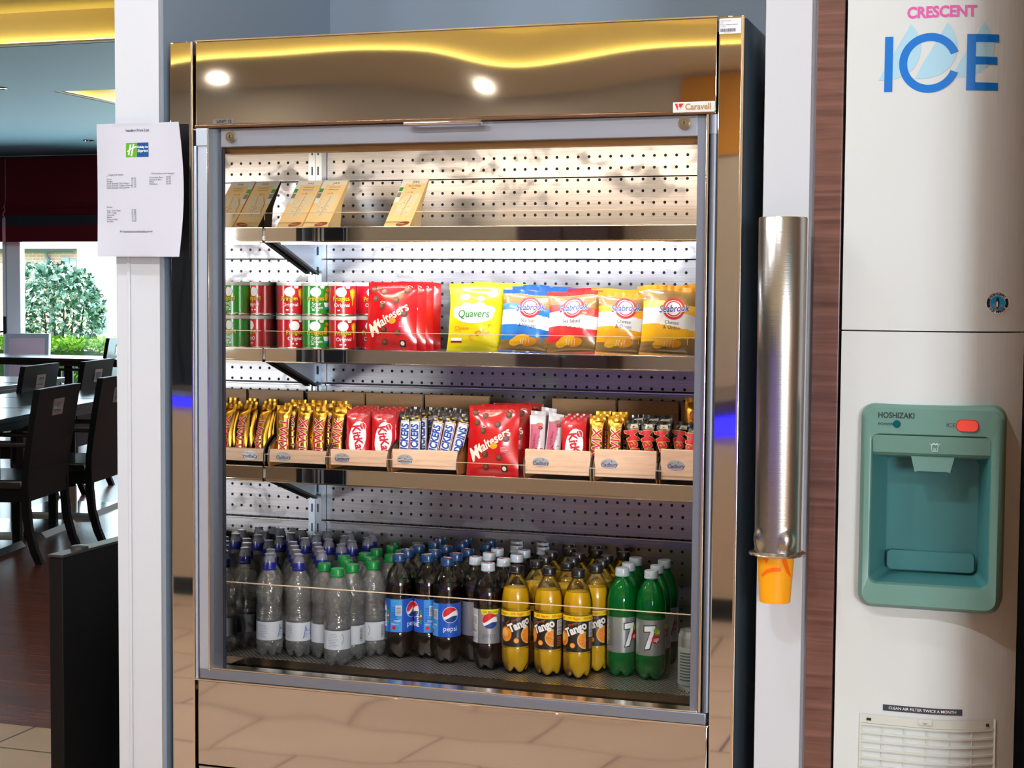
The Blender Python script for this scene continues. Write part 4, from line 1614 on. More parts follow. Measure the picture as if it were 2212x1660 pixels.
mm.inputs[0].default_value = .55
qq.l(bb.outputs[0], mm.inputs[1])
qq.l(cc.outputs[0], mm.inputs[2])
M_WATERIN = qq.done(mm.outputs[0])
M_COLA = mat((20, 9, 6), .12, 0, .6, name='cola')
qq = N('orange_soda')
bb = qq.bsdf(lin((248, 190, 8)), .22, 0, .5)
bb.inputs['Subsurface Weight'].default_value = .35
bb.inputs['Subsurface Radius'].default_value = (.02, .012, .003)
bb.inputs['Subsurface Scale'].default_value = .6
M_ORANGE = qq.done(bb.outputs[0])
M_LABW = mat((214, 218, 226), .45, name='white_label')


def petal(r, z, t):
    if z < .02:
        k = (abs(math.cos(2.5 * t))) ** .7
        w = 1 - z / .02
        z = z + .011 * w * (1 - k)
        r = r * (1 - .10 * w * (1 - k))
    return r, z


def dens(pr, n=3):
    out = []
    for a, b in zip(pr, pr[1:]):
        for k in range(n):
            s = k / n
            out.append((a[0] * (1 - s) + b[0] * s, a[1] * (1 - s) + b[1] * s))
    out.append(pr[-1])
    return out


def smooth_prof(pr, n=4):
    """Catmull-Rom through the profile points"""
    P = [pr[0]] + list(pr) + [pr[-1]]
    out = []
    for i in range(1, len(P) - 2):
        p0, p1, p2, p3 = P[i - 1:i + 3]
        for k in range(n):
            t = k / n
            out.append(tuple(.5 * ((2 * p1[j]) + (-p0[j] + p2[j]) * t + (2 * p0[j] - 5 * p1[j] + 4 * p2[j] - p3[j]) * t * t + (-p0[j] + 3 * p1[j] - 3 * p2[j] + p3[j]) * t ** 3) for j in (0, 1)))
    out.append(pr[-1])
    return out


WATER = [(.012, .004), (.022, .0), (.0262, .006), (.0288, .018), (.029, .033), (.0283, .036), (.0283, .077), (.029, .08), (.0284, .094), (.0262, .108), (.0268, .12), (.0288, .136), (.0288, .15), (.026, .165), (.019, .180), (.0128, .190), (.0125, .198)]
SODA = [(.010, .006), (.020, .0), (.0262, .006), (.0298, .022), (.0308, .042), (.0302, .055), (.0299, .06), (.0299, .132), (.0304, .137), (.0308, .150), (.0296, .164), (.0245, .183), (.0172, .197), (.0128, .204), (.0125, .212)]


def liquid_prof(pr, level, k=.966):
    out = [(r * k, z + .0015) for r, z in pr if z < level - .002]
    rl = next(r for r, z in pr if z >= level - .002)
    return out + [(rl * k, level), (.0005, level)]


def cap(mb, r, z0, z1, mi=0):
    n = 40

    def fn(rr, z, t):
        return (rr * (1 + .018 * (1 if math.cos(40 * t) > 0 else 0)) if z0 + .002 < z < z1 - .002 else rr), z
    mb.lathe([(r * .98, z0), (r * 1.03, z0 + .0012), (r * 1.03, z0 + .0035), (r, z0 + .004), (r, z1 - .002), (r * .93, z1), (.0005, z1 + .0002)], 40, mi=mi)


def make_water(sport):
    nm = 'water_bottle'
    t = thing(nm, 'x', 'bottle', (0, 0, 0), 0, 'water bottles with blue sports caps' if sport else 'water bottles with green caps')
    pr = smooth_prof(WATER, 4)

    def ripple(r, z, tt):
        if .082 < z < .13:
            r *= 1 + .016 * math.sin(z * 700 + 2.2 * math.sin(tt * 2))
        return petal(r, z, tt * 1.2)
    MB().lathe(pr, 36, fn=ripple).build('bottle', M_PET, t)
    MB().lathe(liquid_prof(pr, .172, .972), 32, fn=ripple, cap0=True).build('water', M_WATERIN, t)
    R = .0288
    l = MB().lathe([(R, .036), (R, .0765)], 36)
    fn = cylfn(R)
    if sport:
        l.stroke([(-.006, .042), (-.002, .055), (.0, .07), (.002, .06), (.012, .057), (.017, .068), (.019, .058), (.013, .05)], .0016, fn, 1, .0004, .006)
        for k in range(7):
            l.stroke([(-.006 + k * .001, .044 + k * .004), (.002 + (k % 3) * .002, .046 + k * .003)], .0009, fn, 1, .0005, .006)
        lines(l, .014, .022, .053, 4, .0024, .001, fn, 2, .0005)
    else:
        lines(l, -.018, .006, .07, 9, .0034, .0011, fn, 3, .0004, 3)
        l.stroke([(.012, .048), (.016, .06), (.012, .07)], .0014, fn, 4, .0004, .006)
    barcode(l, .04, .042, .05, .071, fn, 0, 2, .0004, 2, True)
    lines(l, -.05, -.03, .07, 8, .0036, .0012, fn, 3, .0004, 5)
    l.build('label', [M_LABW, ink('5A6CB4'), ink('50505A'), ink('A8AEBC'), ink('8CA890')], t)
    c = MB()
    if sport:
        c.lathe([(.0138, .187), (.0146, .1885), (.0146, .192), (.0138, .193), (.0138, .202), (.0132, .2045)], 32, mi=0)
        cp = c.build('cap', [mat((26, 34, 132), .35, 0, .5, .3)], t)
        d = MB().lathe([(.0132, .2045), (.0125, .211), (.0102, .2165), (.0088, .219), (.0104, .2205), (.0104, .2225), (.0094, .2228), (.0005, .2226)], 28)
        d.build('dome', M_DOME, cp)
    else:
        cap(c, .0142, .189, .2065)
        c.build('cap', [mat((0, 128, 52), .38, 0, .5, .2)], t)
    return t


def make_soda(kind):
    nm, grp = {'B': ('cola_bottle', 'cola bottles with navy caps'), 'D': ('diet_cola_bottle', 'cola bottles with grey caps'),
               'T': ('orange_soda_bottle', 'orange soda bottles'), 'U': ('lemon_soda_bottle', 'green lemon soda bottles')}[kind]
    t = thing(nm, 'x', 'bottle', (0, 0, 0), 0, grp)
    pr = smooth_prof(SODA, 4)
    MB().lathe(pr, 40, fn=petal).build('bottle', M_GREEN if kind == 'U' else M_PETTOP, t)
    if kind != 'U':
        lv = {'B': .166, 'D': .166, 'T': .180}[kind]
        MB().lathe(liquid_prof(pr, lv), 36, fn=petal, cap0=True).build('drink', M_ORANGE if kind == 'T' else M_COLA, t)
    R = .0306
    fn = cylfn(R)
    z0, z1 = {'B': (.058, .131), 'D': (.058, .131), 'T': (.058, .134), 'U': (.052, .126)}[kind]
    l = MB().lathe([(R, z0), (R, z1)], 44)
    C = PI * R
    mid = (z0 + z1) / 2
    if kind in 'BD':
        blue = kind == 'B'
        mats = [foil((10, 86, 196), .35) if blue else mat((176, 176, 180), .3, .6), ink('D81828'), ink('F4F4F4'), ink('123C8C'), ink('3C96E0') if blue else ink('C4C4C8'), ink('F0F4FA') if blue else ink('8088A0'), ink('1C1C24'), ink('F4DC18'), ink('30A040')]
        for s_ in (-1, 1):
            cx = s_ * C * .43
            globe(l, cx, mid + .012, .0165, fn, 1, 2, 3, .0005)
            if blue:
                l.ring(cx, mid + .012, .0168, .0178, fn, 2, .0005, 26, maxlen=.006)
            l.text('pepsi', .0155, cx, mid - .0185, fn, 5, .0006, 0, 0, .006, maxlen=.006)
            if not blue:
                l.poly([(cx - .02, z1), (cx + .02, z1), (cx + .017, z1 - .011), (cx - .017, z1 - .011)], fn, 7, .0005, .006)
                l.text('20% BIGGER', .0065, cx, z1 - .0058, fn, 6, .0008)
        l.rect(-.012, z0 + .001, .014, z1 - .001, fn, 4, .0004, .006)
        lines(l, -.010, .008, z1 - .018, 9, .0036, .0016, fn, 0 if blue else 6, .0007, 7)
        barcode(l, .000, z1 - .036, .0125, z1 - .014, fn, 2, 6, .0007, 4, True)
        l.text('maxi', .0078, .003, z0 + .026, fn, 2 if blue else 6, .0009, 0, .2)
        l.text('500ml e', .0048, -.002, z0 + .018, fn, 2 if blue else 6, .0009)
        l.disc(-.004, z0 + .01, .0042, .0042, fn, 1, .0008)
        lines(l, -.030, -.022, mid + .012, 9, .0042, .003, fn, 2, .0006, 9)
        for k, m in enumerate((8, 8, 7, 1, 8, 8)):
            l.rect(-.021, mid + .008 - k * .0052, -.0165, mid + .0125 - k * .0052, fn, m, .0006)
    elif kind == 'T':
        mats = [foil((30, 22, 20), .35), ink('F6D41C'), ink('E86018'), ink('F8F0E8'), ink('F08A1C'), ink('F6B458'), ink('B4541C'), ink('1A1614'), ink('D86A20')]
        l.rect(-C, z1 - .012, C, z1 - .001, fn, 1, .0004, .006)
        for k in range(5):
            l.text('20% Bigger', .0066, -.076 + k * .036, z1 - .0062, fn, 2, .0008, 0, .12, .012)
        for s_ in (-1, 1):
            cx = s_ * C * .5 + .012
            l.text('Tango', .0235, cx, mid + .009, fn, 3, .0007, .42, 0, .045, .84, maxlen=.006)
            l.text('Orange', .0072, cx - .006, mid + .02, fn, 8, .0007, .42)
            l.disc(cx - .029, mid - .012, .013, .0155, fn, 4, .0006, 24, maxlen=.006)
            l.disc(cx - .031, mid - .009, .007, .009, fn, 5, .0009, 16, .3, maxlen=.006)
            l.disc(cx - .006, mid - .0245, .0058, .0058, fn, 4, .0006, 16)
            l.disc(cx - .006, mid - .0245, .004, .004, fn, 5, .0009, 14)
            l.ring(cx + .022, mid - .0135, 0, .0185, fn, 5, .0006, 20, PI / 2, PI * 1.5, 1, .006)
            l.ring(cx + .022, mid - .0135, 0, .0155, fn, 4, .0009, 20, PI / 2, PI * 1.5, 1, .006)
            for k in range(4):
                a = PI / 2 + .4 + k * .75
                l.stroke([(cx + .022, mid - .0135), (cx + .022 + .0155 * math.cos(a), mid - .0135 + .0155 * math.sin(a))], .0008, fn, 5, .0012, .006)
            l.stroke([(cx - .029, mid + .004), (cx - .028, mid + .012), (cx - .022, mid + .016)], .0016, fn, 6, .0006)
        barcode(l, -.006, z1 - .046, .01, z1 - .0145, fn, 3, 7, .0006, 5, True)
        lines(l, -.006, .01, z1 - .05, 6, .0036, .0018, fn, 6, .0006, 3)
    else:
        mats = [mat((176, 180, 178), .3, .7), ink('F6F6F4'), ink('384038'), ink('D81C2C'), ink('88B828'), ink('E8D030'), ink('9CA4A0'), ink('3C9A3C')]
        for s_ in (-1, 1):
            cx = s_ * C * .5
            for m, gw, off in ((2, .0022, .0005), (1, 0, .0008)):
                l.poly([(cx - .0115 - gw, mid + .024 + gw), (cx + .011 + gw, mid + .026 + gw), (cx + .011 + gw, mid + .02), (cx - .001 + gw, mid - .022 - gw), (cx - .0105 - gw, mid - .024 - gw),
                        (cx + .0015 - gw, mid + .014 - gw), (cx - .0115 - gw, mid + .013 - gw)], fn, m, off, .006)
            l.disc(cx + .0125, mid - .003, .0088, .0088, fn, 3, .0011, 22, maxlen=.006)
            l.text('up', .0125, cx + .0125, mid - .0025, fn, 1, .0014, .1, .25, .02, maxlen=.006)
            l.disc(cx + .0165, mid + .013, .0046, .006, fn, 5, .0009, 12, .5)
            l.disc(cx + .012, mid + .016, .0045, .0055, fn, 4, .0011, 12, -.3)
            l.text('FREE', .008, cx + .012, mid - .0185, fn, 6, .0008)
        lines(l, -.009, -.002, mid + .018, 9, .0046, .0036, fn, 1, .0006, 9)
        for k in range(6):
            l.rect(-.001, mid + .0125 - k * .0058, .0035, mid + .0175 - k * .0058, fn, 4 if k else 7, .0006)
        lines(l, -.012, .01, mid - .026, 2, .004, .0018, fn, 6, .0006, 2)
    l.build('label', mats, t)
    c = MB()
    cap(c, .0146, .2085, .2255)
    colr = {'B': (16, 58, 104), 'D': (186, 194, 204), 'T': (20, 18, 20), 'U': (178, 186, 190)}[kind]
    if kind in 'BD':
        globe(c, 0, 0, .0095, lambda x, y, o: (x, y, .2258 + o), 1, 2, 3, .0002)
    c.build('cap', [mat(colr, .32, 0, .5, .3), ink('D81828'), ink('F4F4F4'), ink('123C8C')], t)
    return t


SRC = {'S': make_water(True), 'G': make_water(False), 'B': make_soda('B'), 'D': make_soda('D'), 'T': make_soda('T'), 'U': make_soda('U')}
DESC = {'S': 'clear water bottle with blue sports cap', 'G': 'clear water bottle with green cap', 'B': 'blue labelled cola bottle with navy cap',
        'D': 'silver labelled cola bottle with grey cap', 'T': 'orange soda bottle with black cap', 'U': 'green lemon soda bottle with grey cap'}
FROMW = {'S': 'mirror wall', 'G': 'sports caps', 'B': 'green caps', 'D': 'navy caps', 'T': 'grey cola caps', 'U': 'orange sodas'}
COLN = {1: ['only column'], 2: ['nearer column', 'farther column'], 3: ['nearest column', 'middle column', 'farthest column']}
FRONT = {('S', 1, 0): 1.35, ('S', 2, 0): 1.0, ('S', 0, 0): 2.2, ('G', 0, 0): .35, ('G', 1, 0): -.4, ('G', 0, 1): 2.4, ('B', 0, 0): .15, ('B', 1, 0): .5, ('B', 2, 0): -.75, ('D', 0, 0): 2.15, ('D', 1, 0): -.85,
         ('T', 0, 0): 1.72, ('T', 1, 0): 1.1, ('T', 2, 0): 1.3, ('U', 0, 0): -.75, ('U', 1, 0): 1.75}
rnd = random.Random(11)
first = set()
for kd, cols in SPOTS.items():
    for ci, cl in enumerate(cols):
        cl = sorted(cl, key=lambda p: p[1])
        for ri, (x, y) in enumerate(cl):
            rz = FRONT.get((kd, ci, ri), rnd.uniform(-3, 3))
            lab = '%s, %s from front, %s from the %s' % (DESC[kd], ORD[ri], COLN[len(cols)][ci], FROMW[kd])
            if kd in first:
                o = dup(SRC[kd], (0, 0, 0))
            else:
                o = SRC[kd]
                first.add(kd)
            o['label'] = lab
            o.location = (x, y, DECK + .0008)
            o.rotation_euler = (0, 0, rz)

# slim can by the frame
t = thing('drinks_can', 'silver drinks can half hidden by the cooler frame beside the green bottles', 'can', (xat(1493, 1400, .24), .24, DECK + .0005))
MB().lathe([(.019, .002), (.0235, 0), (.026, .006), (.0262, .012), (.0262, .112), (.0225, .12), (.0225, .123), (.0205, .1235), (.0198, .119), (.0005, .119)], 32).build('can', mat((178, 184, 180), .25, .8), t)
l = MB().lathe([(.0265, .014), (.0265, .09)], 32)
lines(l, -.02, .02, .08, 10, .006, .003, cylfn(.0265), 1, .0004)
l.build('label', [mat((190, 196, 190), .35, .5), ink('4A5A50')], t)
# ------------------------------------------------------------------ price notice on the column
t = thing('price_notice', 'laminated white price notice taped to the white column', 'notice', ((CX + AX) / 2, -.02, zat(295, 410, -.02)))
nx0, nx1 = xat(209, 270, -.02), xat(386, 262, -.02)
nz1, nz0 = zat(297, 266, -.02), zat(299, 555, -.02)
NW, NH = nx1 - nx0, nz1 - nz0


def nfn(x, y, o):
    """x, y from 0 to 1 over the sheet; its long edges bow out sideways and back"""
    bow = math.sin(PI * min(1, max(0, y)))
    k = (x - .5) * 2
    yy = -.021 + .012 * k * k * bow * (1 if k < 0 else .5) + (.014 * max(0, k - .82) * bow)
    xx = nx0 + x * NW + .006 * k * bow
    return (xx, yy - o, nz0 + y * NH)


n = MB().grid(lambda a, b: nfn(a, b, 0), 20, 20)
n.grid(lambda a, b: nfn(a, b, -.0012), 20, 20, flip=True)
tx = lambda s, sz, x, y, m=1, **kw: n.text(s, sz, 0, 0, lambda a, b, o: nfn(x + a / NW, y + b / NH, o), m, .0006, **kw)
tx('Vending Price List', .0075, .5, .945, bold=.02)
fn2 = lambda a, b, o: nfn(.5 + a / NW, .80 + b / NH, o)
n.rect(-.0255, -.0145, -.0005, .0145, fn2, 2, .0006)
n.rect(0, -.0145, .0255, .0145, fn2, 3, .0006)
n.stroke([(-.019, -.0105), (-.0145, .011)], .0034, fn2, 4, .001)
n.stroke([(-.013, -.0125), (-.0075, .012)], .0034, fn2, 4, .001)
n.stroke([(-.0225, -.0035), (-.012, .003), (-.001, .0065)], [.002, .0026, .003], fn2, 4, .0012)
n.text('Holiday Inn', .0062, .0125, .0055, fn2, 4, .001, 0, .15, .02, .85)
n.text('Express', .0085, .0125, -.002, fn2, 4, .001, 0, .2, .01, .86)
tx('Crisps and snacks', .0052, .14, .618, align='LEFT')
n.rect(0, 0, .148, .0005, lambda a, b, o: nfn(.12 + a / NW, .608 + b / NH, o), 1, .0006)
tx('Chocolates and sweets', .0052, .66, .622, align='LEFT')
for i, (a, p) in enumerate((('Crisps', '£0.70'), ('Pringles', '£1.25'), ('Snack Essential Choc Raisins', '£1.30'), ('Snack Essential Yoghurt Peanuts', '£1.30'), ('Snack Essential Salt Cashews', '£1.75'))):
    tx(a, .0047, .125, .585 - i * .0162, align='LEFT')
    tx(p, .0047, .43, .588 - i * .0162, align='LEFT')
for i, (a, p) in enumerate((('Chocolate Bars', '£0.80'), ('Special K Bars', '£0.75'), ('Minty', '£0.80'), ('Maltesers', '£2.00'))):
    tx(a, .0047, .635, .592 - i * .0162, align='LEFT')
    tx(p, .0047, .82, .594 - i * .0162, align='LEFT')
tx('Drinks', .005, .125, .375, align='LEFT')
for i, (a, p) in enumerate((('Pepsi / Diet Pepsi', '£1.80'), ('7UP / Tango', '£1.80'), ('Gatorade', '£2.00'), ('Ribena', '£1.75'), ('Mineral water', '£1.70'), ('Red Bull', '£2.60'))):
    tx(a, .0047, .125, .348 - i * .0162, align='LEFT')
    tx(p, .0047, .43, .351 - i * .0162, align='LEFT')
tx('All Sandwiches individually priced', .0055, .48, .19, bold=.01)
n.rect(-.027, 0, .027, .0004, lambda a, b, o: nfn(.48 + a / NW, .182 + b / NH, o), 1, .0006)
n.build('sheet', [mat((200, 201, 213), .4, 0, .4, .15), ink('4A4A54'), ink('5CA81C'), ink('0A4C90'), ink('FFFFFF')], t, world=True)
for z_a, z_b in ((nz1 - .006, nz1 + .012), (nz0 - .022, nz0 + .004)):
    tp = MB().rect(CX + .004, z_a, AX - .004, z_b, flatY(-.0215), 0, .0003)
    tp.build('tape', shell_mat('clear_tape', (.98, .98, .98), 1.08, .2), t, world=True)

# ------------------------------------------------------------------ cup dispenser
TY = -.062
tx0, tx1 = xat(1639, 900, TY), xat(1748, 900, TY)
tcx = (xat(1641, 470, TY) + xat(1748, 470, TY)) / 2 - .002
TR = (tx1 - tx0) / 2 * .955
zt1, zt0 = zat(1694, 470, TY), zat(1686, 1194, TY)
cup_t = thing('cup_dispenser', 'tall steel tube cup dispenser fixed to the white post', 'dispenser', (tcx, TY, zt0))
q = N('satin_steel')
b = q.bsdf(lin((184, 180, 176)), .25, 1)
b.inputs['Anisotropic'].default_value = .4
nz = q.noise(q.coords((1, 1, 60)), 8, 2)
q.l(q.bump(nz, .06, .002), b.inputs['Normal'])
M_SATIN = q.done(b.outputs[0])


def dent(r, z, tt):
    H = zt1 - zt0
    for a0 in (-2.45, -1.0):
        da = (tt - 2 * PI if tt > PI else tt) - a0
        d2 = (da / .36) ** 2 + ((z - .026) / .02) ** 2
        if d2 < 1:
            r += .006 * (1 - d2)
    r *= 1 - .04 * (1 - z / H)
    return r, z


H = zt1 - zt0
prof = [(TR, 0)] + [(TR, .004 + k * .004) for k in range(16)] + [(TR, .09), (TR, .2), (TR, .35), (TR, H - .002), (TR - .0012, H), (TR - .002, H - .004), (TR - .002, .01)]
MB().lathe(prof, 64, fn=dent).build('tube', M_SATIN, cup_t)
MB().lathe([(TR * .93, .004), (TR * 1.04, .0035), (TR * 1.175, .0), (TR * 1.19, -.0018), (TR * 1.175, -.0035), (TR * 1.02, -.002), (TR * .9, -.001)], 56).build('collar', mat((206, 196, 184), .2, 1), cup_t)
MB().box(-.012, .012, TR * .8, .062, H * .3, H * .3 + .03).box(-.012, .012, TR * .8, .062, H * .8, H * .8 + .03).build('wall_bracket', M_SATIN, cup_t)
zc1, zc0 = zt0 + .012, zat(1682, 1301, TY)
ct = thing('paper_cup', 'yellow paper cup with orange strokes hanging from the dispenser tube', 'cup', (tcx - .003, TY, zc0))
r1, r0 = (xat(1727, 1212, TY) - xat(1640, 1208, TY)) / 2 * .96, (xat(1717, 1302, TY) - xat(1647, 1302, TY)) / 2 * .94
hc = zc1 - zc0
cm = MB().lathe([(r0 - .003, .003), (r0 - .001, 0), (r0, .0005), (r1, hc), (r1 + .0006, hc + .006), (r1 - .001, hc + .006)], 48)


def cfn(x, y, o):
    r = r0 + (r1 - r0) * y / hc + o
    a = x / r1 + .28
    return (r * math.sin(a), -r * math.cos(a), y)


cm.lathe([(.0005, .003), (r0 - .001, .003)], 48)
cm.stroke([(-.02, hc), (-.017, hc - .012), (-.022, hc - .026), (-.03, hc - .012), (-.03, hc)], .0062, cfn, 1, .0005, .004)
cm.stroke([(.006, hc), (.012, hc - .022), (.022, hc - .042), (.031, hc - .052)], [.0085, .009, .008, .004], cfn, 1, .0005, .004)
cm.stroke([(-.034, hc - .052), (-.022, hc - .043), (-.008, hc - .038), (.006, hc - .038)], [.004, .006, .0075, .007], cfn, 1, .0008, .004)
cm.build('cup', [mat((255, 168, 0), .45), ink('FF6A00')], ct)

# ------------------------------------------------------------------ ice dispenser
IY = -.02
ix0, ix1 = xat(1817, 714, IY), xat(2207, 900, IY)
ICE = thing('ice_dispenser', 'tall cream ice dispenser with teal dispensing recess', 'ice machine', ((ix0 + ix1) / 2, .2, 0))
icx = (ix0 + ix1) / 2


def ify(x):
    k = (x - ix0) / (ix1 - ix0)
    # nearly flat across, rolling back towards the far edge
    return IY + .0015 * (1 - k) ** 8 * 6 + (.0 if k < .45 else .072 * ((k - .45) / .55) ** 2.6)


def IF(x, y, o):
    return (x, ify(x) - o, y)


M_CREAM = mat((212, 216, 216), .42, 0, .4, name='cream_plastic')
zs_ = zat(1817, 714, IY)
zj = zs_


def panel(z0, z1, name, hole=None):
    mb = MB()
    nx = 40
    xsx = [ix0 + (ix1 - ix0) * k / nx for k in range(nx + 1)]
    if hole:
        hx0, hx1, hz0_, hz1_ = hole
        xsx = sorted(xsx + [hx0, hx1])
        zz_ = sorted([z0, z1, hz0_, hz1_])
    else:
        zz_ = [z0, z1]
    for i in range(len(xsx) - 1):
        for j in range(len(zz_) - 1):
            a, c = xsx[i], xsx[i + 1]
            if hole and hx0 - 1e-6 <= a and c <= hx1 + 1e-6 and hz0_ - 1e-6 <= zz_[j] and zz_[j + 1] <= hz1_ + 1e-6:
                continue
            if c - a < 1e-6:
                continue
            mb.add([(a, ify(a), zz_[j]), (c, ify(c), zz_[j]), (c, ify(c), zz_[j + 1]), (a, ify(a), zz_[j + 1])], [(0, 1, 2, 3)], 0, True)
    back = .055
    for z, fl in ((z0, False), (z1, True)):
        for a, c in zip(xsx, xsx[1:]):
            q = [(a, ify(a), z), (c, ify(c), z), (c, back, z), (a, back, z)]
            mb.add(q, [(0, 1, 2, 3) if fl else (3, 2, 1, 0)])
    mb.add([(ix0, ify(ix0), z0), (ix0, back, z0), (ix0, back, z1), (ix0, ify(ix0), z1)], [(3, 2, 1, 0)])
    mb.add([(ix1, ify(ix1), z0), (ix1, back, z0), (ix1, back, z1), (ix1, ify(ix1), z1)], [(0, 1, 2, 3)])
    return mb.build(name, M_CREAM, ICE, world=True)


rx0, rx1 = xat(1858, 1000, IY), xat(2172, 1000, IY)
rz1, rz0 = zat(2015, 874, IY), zat(2010, 1318, IY)
panel(zj + .0012, 2.06, 'upper_panel')
rec = (rx0 + .02, rx1 - .022, rz0 + .045, zat(2035, 939, IY))
panel(.06, zj - .0012, 'lower_panel', rec)
MB().box(ix0 + .003, ix1 - .003, .052, .5, .0, 2.05).build('body', mat((196, 196, 188), .5), ICE, world=True)
# lettering
m = MB()
LB, PK, PALE = 0, 1, 2
P2 = lambda u, v: atY(u, v, IY)
for (tipu, tipv, du) in ((1968, 52, 0), (2047, 49, 79), (2126, 45, 158)):
    pts = [(1968, 52), (1979, 66), (1987, 84), (1990, 104), (1985, 128), (1974, 148), (1955, 163), (1930, 172), (1915, 173.5), (1898, 174), (1915, 140), (1940, 100)]
    m.poly([P2(u + du, v - du * .045) for u, v in pts], IF, PALE, .0006, .02)
z0_, z1_ = P2(1911, 199)[1], P2(1911, 80)[1]
x0_, x1_ = P2(1911, 140)[0], P2(1928.5, 140)[0]
m.rect(x0_, z0_, x1_, z1_, IF, LB, .001, .02)
ccx, ccz = P2(2008, 136)
Ro = (P2(2076, 136)[0] - P2(1944, 136)[0]) / 2
Rz = (P2(2010, 71)[1] - P2(2010, 200)[1]) / 2
m.ring(ccx, ccz, Ro * .735, Ro, IF, LB, .001, 56, .36, 2 * PI - .36, Rz / Ro, .02)
ex0, ex1, ex2 = P2(2088, 130)[0], P2(2107, 130)[0], P2(2156, 130)[0]
ez0, ez1 = P2(2122, 193)[1], P2(2122, 71)[1]
hh = ez1 - ez0
m.rect(ex0, ez0, ex1, ez1, IF, LB, .001, .02)
for f0, f1, xx in ((0, .14, ex2), (.46, .60, ex2 - .002), (.86, 1, ex2)):
    m.rect(ex1, ez0 + hh * f0, xx, ez0 + hh * f1, IF, LB, .001, .02)
tcx2, tcz2 = P2(2034, 26)
m.text('CRESCENT', .0265, tcx2, tcz2, IF, PK, .001, 0, 0, .035, .9, maxlen=.02)
m.build('printed_sign', [ink('0072CE'), ink('DC5CA8'), ink('A8D2E6')], ICE, world=True)
s = MB()
cx_, cz_ = P2(2154, 655)
R_ = .0195
s.disc(cx_, cz_, R_, R_, IF, 0, .0008, 36)
for a0 in (-.5, PI - .5):
    s.ring(cx_, cz_, R_ * .68, R_ * .92, IF, 1, .0012, 12, a0, a0 + 1.0)
s.disc(cx_, cz_, R_ * .62, R_ * .62, IF, 2, .0012, 28)
for k, ch in enumerate('HOSHIZAKI'):
    a = PI / 2 + .85 - k * .212
    s.text(ch, .0062, cx_ + R_ * .8 * math.cos(a), cz_ + R_ * .8 * math.sin(a), IF, 1, .0012, a - PI / 2, bold=.03)
for k, ch in enumerate('ICE MAKER'):
    a = -PI / 2 - .85 + k * .212
    s.text(ch, .0062, cx_ + R_ * .8 * math.cos(a), cz_ + R_ * .8 * math.sin(a), IF, 1, .0012, a + PI / 2, bold=.03)
s.poly([(cx_ - .009, cz_ - .004), (cx_ - .003, cz_ + .001), (cx_ + .002, cz_ - .002), (cx_ + .009, cz_ - .004), (cx_ + .003, cz_ - .009), (cx_ - .004, cz_ - .009)], IF, 3, .0015)
s.disc(cx_, cz_ - .001, .003, .0085, IF, 1, .0018, 16)
s.disc(cx_ - .0008, cz_ - .002, .0016, .0055, IF, 0, .002, 14)
s.disc(cx_ + .0002, cz_ + .0075, .002, .002, IF, 1, .002, 12)
s.build('round_sticker', [ink('F0F2F2'), ink('20242C'), ink('1C9CDC'), ink('8C98A0')], ICE, world=True)

# teal surround with recess
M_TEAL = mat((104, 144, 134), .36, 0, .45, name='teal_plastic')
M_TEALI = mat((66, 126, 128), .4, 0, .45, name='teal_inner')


def rrect(x0, x1, z0, z1, r, n=6):
    out = []
    for cx2, cz2, a in ((x1 - r, z0 + r, -PI / 2), (x1 - r, z1 - r, 0), (x0 + r, z1 - r, PI / 2), (x0 + r, z0 + r, PI)):
        for k in range(n + 1):
            t_ = a + PI / 2 * k / n
            out.append((cx2 + r * math.cos(t_), cz2 + r * math.sin(t_)))
    return out


def loops(mb, ls, mi=0, cap=None):
    """skin a stack of equally long loops of 3d points"""
    n_ = len(ls[0])
    b0 = len(mb.v)
    vs = [p for l_ in ls for p in l_]
    fs = [(i * n_ + k, i * n_ + (k + 1) % n_, (i + 1) * n_ + (k + 1) % n_, (i + 1) * n_ + k) for i in range(len(ls) - 1) for k in range(n_)]
    if cap is not None:
        fs.append([cap * n_ + k for k in range(n_)])
    mb.add(vs, fs, mi, True)


def L3(r, yy):
    return [(x, yy(x, z) if callable(yy) else yy, z) for x, z in r]


front = IY - .016
sz = MB()
# lower lip leans further out
out = lambda z: -.012 * max(0, min(1, (rz0 + .075 - z) / .03))
o0 = rrect(rx0, rx1, rz0, rz1, .024)
o1 = rrect(rx0 + .002, rx1 - .002, rz0 + .002, rz1 - .002, .024)
o2 = rrect(rx0 + .010, rx1 - .010, rz0 + .010, rz1 - .008, .018)
i0 = rrect(rec[0], rec[1], rec[2], rec[3], .014)
i1 = rrect(rec[0] + .002, rec[1] - .002, rec[2] + .002, rec[3] - .002, .013)
loops(sz, [L3(o0, lambda x, z: ify(x) + .004), L3(o1, lambda x, z: front + .006 + out(z) * .4), L3(o2, lambda x, z: front + out(z)), L3(i0, lambda x, z: front + out(z) * .8), L3(i1, lambda x, z: front + .003)])
bez = sz.build('bezel', M_TEAL, ICE, world=True)
